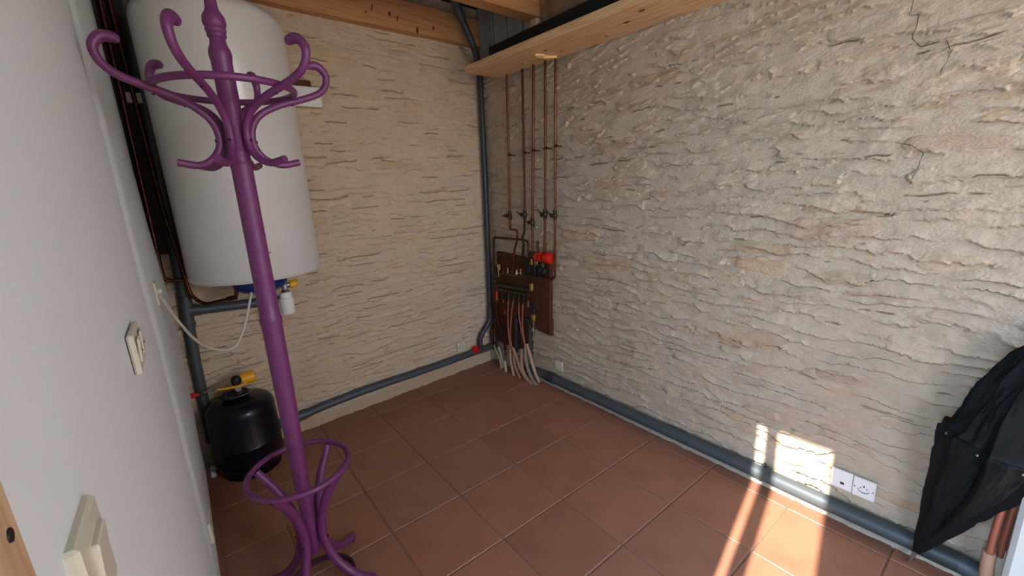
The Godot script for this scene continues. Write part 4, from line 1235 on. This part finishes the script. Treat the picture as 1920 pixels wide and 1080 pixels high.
func wall_fittings() -> void:
	var t := thing("power_socket", "single cream power socket low on the back wall beside the red capped pipe", "socket")
	t.transform = Transform3D(Basis(Vector3.UP, 0.05), Vector3(-0.338, 0.197, back_z(-0.338) + 0.008))
	round_socket(t, M.cream)
	# pair on the right wall
	var b := Basis(Vector3(0, 0, 1), Vector3(0, 1, 0), Vector3(-1, 0, 0))
	t = thing("network_socket", "white square data outlet with one small port, left of the round power socket", "socket")
	t.transform = Transform3D(b, Vector3(0.008, 0.163, 1.0))
	t.position = Vector3(0.006, 0.178, 2.340)
	var mb := MB.new()
	mb.box(Vector3(0, 0, 0.005), Vector3(0.070, 0.082, 0.012), 0.003)
	obj("plate", mb, M.white, t)
	mb = MB.new()
	mb.box(Vector3(0.004, -0.014, 0.0112), Vector3(0.013, 0.010, 0.001), 0.0003)
	obj("port", mb, M.dark_grey, t)
	t = thing("power_socket", "white round-well power socket beside the data outlet, low on the right wall", "socket")
	t.transform = Transform3D(b, Vector3(0.006, 0.176, 2.412))
	mb = MB.new()
	mb.box(Vector3(0, 0, 0.005), Vector3(0.070, 0.082, 0.012), 0.003)
	obj("plate", mb, M.white, t)
	mb = MB.new()
	var arc := []
	for k in 13:
		var a := PI * (1.12 + 0.76 * k / 12.0)
		arc.append(Vector3(0.020 * cos(a), 0.004 + 0.020 * sin(a), 0.0112))
	var wd := []
	for k in 13: wd.append(0.0008 + 0.0018 * sin(PI * k / 12.0))
	mb.tube(arc, wd, 6)
	obj("well", mb, M.socket_in, t)
	for q in [[-0.0095, 0.003], [0.0095, 0.003], [-0.028, 0.0], [0.028, 0.0]]:
		mb = MB.new()
		mb.lathe([Vector2(0.0, 0.0006), Vector2(0.0022, 0.0006), Vector2(0.0024, -0.002)], Vector3(q[0], q[1], 0.0115), Basis(Vector3.RIGHT, PI / 2), 8)
		obj("pin_hole", mb, M.dark_grey, t)
	mb = MB.new()
	mb.box(Vector3(0.0, 0.011, 0.0115), Vector3(0.0035, 0.009, 0.0015), 0.0004)
	obj("pin_hole", mb, M.dark_grey, t)
	mb = MB.new()
	mb.box(Vector3(0.006, 0.160, 0.722), Vector3(0.012, 0.070, 0.070), 0.003)
	tag(obj("blank_plate", mb, M.cream), "small cream blank cover plate low on the right wall above the drain pipe", "plate")
	# white wall: switch, socket, cable outlet, low socket
	var wl := Basis(Vector3(0, 0, -1), Vector3(0, 1, 0), Vector3(1, 0, 0))
	t = thing("light_switch", "square cream rocker light switch on the white wall beside the door frame", "switch")
	t.transform = Transform3D(wl, Vector3(-2.022, 1.120, 2.290))
	mb = MB.new()
	mb.box(Vector3(0, 0, 0.005), Vector3(0.080, 0.080, 0.011), 0.003)
	obj("plate", mb, M.cream, t)
	mb = MB.new()
	mb.box(Vector3(0.006, 0.0, 0.0105), Vector3(0.038, 0.044, 0.006), 0.0015, Basis(Vector3.RIGHT, 0.07))
	obj("rocker", mb, M.cream, t)
	mb = MB.new()
	mb.lathe([Vector2(0.0, 0.0005), Vector2(0.0016, 0.0004), Vector2(0.0018, -0.001)], Vector3(-0.004, -0.026, 0.0113), Basis(Vector3.RIGHT, PI / 2), 8)
	obj("indicator", mb, M.dark_grey, t)
	t = thing("light_switch", "cream double-gang outlet halfway along the white wall, at switch height", "switch")
	t.transform = Transform3D(wl, Vector3(-2.021, 1.135, 1.685))
	mb = MB.new()
	mb.box(Vector3(0, 0, 0.006), Vector3(0.130, 0.074, 0.010), 0.003)
	obj("plate", mb, M.cream, t)
	for q in [-0.03, 0.03]:
		mb = MB.new()
		mb.box(Vector3(q, 0.004, 0.0135), Vector3(0.038, 0.044, 0.004), 0.0015, Basis(Vector3.RIGHT, 0.06))
		obj("rocker", mb, M.cream, t)
	for q in [-0.03, 0.03]:
		mb = MB.new()
		mb.lathe([Vector2(0.0, 0.0005), Vector2(0.002, 0.0004), Vector2(0.0022, -0.001)], Vector3(q, 0.0, 0.0165), Basis(Vector3.RIGHT, PI / 2), 8)
		obj("screw", mb, M.dark_grey, t)
	t = thing("cable_outlet", "cream cable outlet plate near the end of the white wall where the heater cord starts", "outlet")
	t.transform = Transform3D(wl, Vector3(-2.014, 1.095, 0.815))
	mb = MB.new()
	mb.box(Vector3(0, 0, 0.004), Vector3(0.080, 0.080, 0.009), 0.003)
	obj("plate", mb, M.cream, t)
	mb = MB.new()
	mb.lathe([Vector2(0.0, 0.012), Vector2(0.008, 0.012), Vector2(0.011, 0.0), Vector2(0.0, -0.002)], Vector3(0.02, 0.0, 0.008), Basis(Vector3.RIGHT, PI / 2), 14)
	obj("cord_grip", mb, M.cream, t)
	t = thing("power_socket", "small cream power socket low on the white wall just above the skirting", "socket")
	t.transform = Transform3D(wl, Vector3(-2.016, 0.325, 1.105))
	round_socket(t, M.cream)

# ------------------------------------------------------------------ umbrella
func umbrella() -> void:
	var tip := Vector3(-0.068, 0.002, 2.574)
	var top := Vector3(-0.115, 0.93, 2.800)
	var t := thing("umbrella", "closed black umbrella leaning point-down in the corner of the right wall", "umbrella", tip)
	var ax := (top - tip).normalized()
	var mb := MB.new()
	mb.tube([Vector3.ZERO, ax * 0.008, ax * 0.12], [0.0035, 0.0055, 0.0065], 12)
	obj("ferrule", mb, M.steel, t)
	mb = MB.new()
	mb.tube([ax * 0.10, ax * 1.02], 0.005, 10)
	obj("shaft", mb, M.steel, t)
	mb = MB.new()
	mb.tube(smooth([ax * 0.98, ax * 1.06, ax * 1.12 + Vector3(0, 0, 0.03), ax * 1.08 + Vector3(0, 0, 0.07)], 5), 0.011, 12)
	obj("handle", mb, M.black, t)
	var e1 := ax.cross(Vector3.RIGHT).normalized()   # mostly along the wall
	if e1.z < 0: e1 = -e1
	var e2 := e1.cross(ax).normalized()
	if e2.x > 0: e2 = -e2
	var nn := noise(71, 3)
	# outer canopy: eight gores, pleated, flaring to the hem
	var prof := [[0.062, 0.010], [0.10, 0.022], [0.20, 0.047], [0.30, 0.072], [0.40, 0.097], [0.50, 0.122], [0.565, 0.138], [0.575, 0.136], [0.59, 0.118], [0.68, 0.110], [0.76, 0.100], [0.86, 0.084], [0.93, 0.054], [0.96, 0.03]]
	var na := 240
	var pn := []
	for q in prof: pn.append(Vector2(q[0], q[1]))
	pn = smooth(pn, 5)
	var ps := PackedVector3Array()
	for k in pn.size():
		var s: float = pn[k].x
		var R: float = pn[k].y
		var pleat := smoothstep(0.08, 0.30, s)
		for a in na + 1:
			var ph := TAU * (a % na) / na
			var g8 := fposmod(ph * 8.0 / TAU + 0.35 * sin(s * 5.0) + 0.3 * sin(ph * 2.0 + 1.0), 1.0)
			var saw := (g8 if g8 < 0.90 else (1.0 - g8) / 0.10 * 0.90) / 0.90     # folded-over gores
			var rr := R * (1.0 - 0.30 * pleat * (1.0 - saw)) + 0.012 * pleat * nn.get_noise_3d(cos(ph) * 1.6, sin(ph) * 1.6, s * 5.0) + 0.005 * pleat * nn.get_noise_3d(cos(ph) * 5.0, sin(ph) * 5.0, s * 16.0)
			if s > 0.57: rr *= 1.0 + 0.10 * sin(ph * 4.0 + 1.0) * smoothstep(0.57, 0.62, s)
			var p := ax * s + (e1 * cos(ph) + e2 * sin(ph) * 0.8) * rr
			p.x = minf(p.x, 0.062)
			ps.append(p)
	var mbc := MB.new()
	mbc.grid(ps, PackedColorArray(), na + 1, pn.size(), Vector3.ZERO)
	# outward normals round the axis
	for k in mbc.v.size():
		var rad := mbc.v[k] - ax * mbc.v[k].dot(ax)
		if mbc.n[k].dot(rad) < 0: mbc.n[k] = -mbc.n[k]
	var old := mbc.i
	mbc.i = PackedInt32Array()
	for k in range(0, old.size(), 3):
		mbc.tri(old[k], old[k + 1], old[k + 2])
	obj("canopy", mbc, M.fabric, t)
	for k in 8:   # ribs' end beads
		var ph := TAU * (k + 0.3) / 8
		mb = MB.new()
		var p := ax * 0.565 + (e1 * cos(ph) + e2 * sin(ph) * 0.8) * 0.122
		p.x = minf(p.x, 0.06)
		mb.lathe([Vector2(0.0, -0.004), Vector2(0.003, -0.003), Vector2(0.003, 0.003), Vector2(0.0, 0.004)], p, Basis(), 8)
		obj("rib_tip", mb, M.steel, t)

# ------------------------------------------------------------------ far right: white radiator end with its pipes
func right_end() -> void:
	var r := thing("radiator", "white panel radiator whose rounded end shows beside the umbrella", "radiator", Vector3(-0.07, 0.0, 2.78))
	var mb := MB.new()
	mb.box(Vector3(-0.01, 0.36, 0.30), Vector3(0.09, 0.60, 0.60), 0.012)
	obj("panel", mb, M.rad, r)
	mb = MB.new()
	mb.box(Vector3(0.05, 0.40, 0.08), Vector3(0.06, 0.06, 0.03), 0.003)
	obj("bracket", mb, M.rad, r)
	for k in 2:
		mb = MB.new()
		var z: float = [2.750, 2.772][k]
		var x: float = [-0.085, -0.05][k]
		mb.tube(smooth([Vector3(x, 0.165, z - 0.004), Vector3(x + 0.004, 0.30, z - 0.002), Vector3(x + 0.015, 0.42, z + 0.006), Vector3(x + 0.03, 0.50, z + 0.03)], 5), 0.0095, 12)
		tag(obj("copper_pipe", mb, M.copper_pink), ["bright copper pipe rising behind the umbrella, in front of its twin", "bright copper pipe tucked between its twin and the white radiator"][k], "pipe", "copper pipes at the radiator end")
		mb = MB.new()
		var ps := smooth([Vector3(x + 0.012 * k, 0.19, z - 0.005), Vector3(x + 0.005, 0.10, z + 0.0), Vector3(x + 0.02 + 0.02 * k, 0.0, z + 0.012)], 16)
		var rad := []
		for q in ps.size(): rad.append(0.0155 + (0.0007 if q % 2 == 0 else -0.0005))
		mb.tube(ps, rad, 14)
		tag(obj("conduit", mb, M.conduit if k == 0 else M.conduit_pale), ["beige corrugated conduit round the foot of the front copper pipe by the radiator", "pale corrugated conduit round the foot of the rear copper pipe by the radiator"][k], "conduit", "conduits at the radiator end")
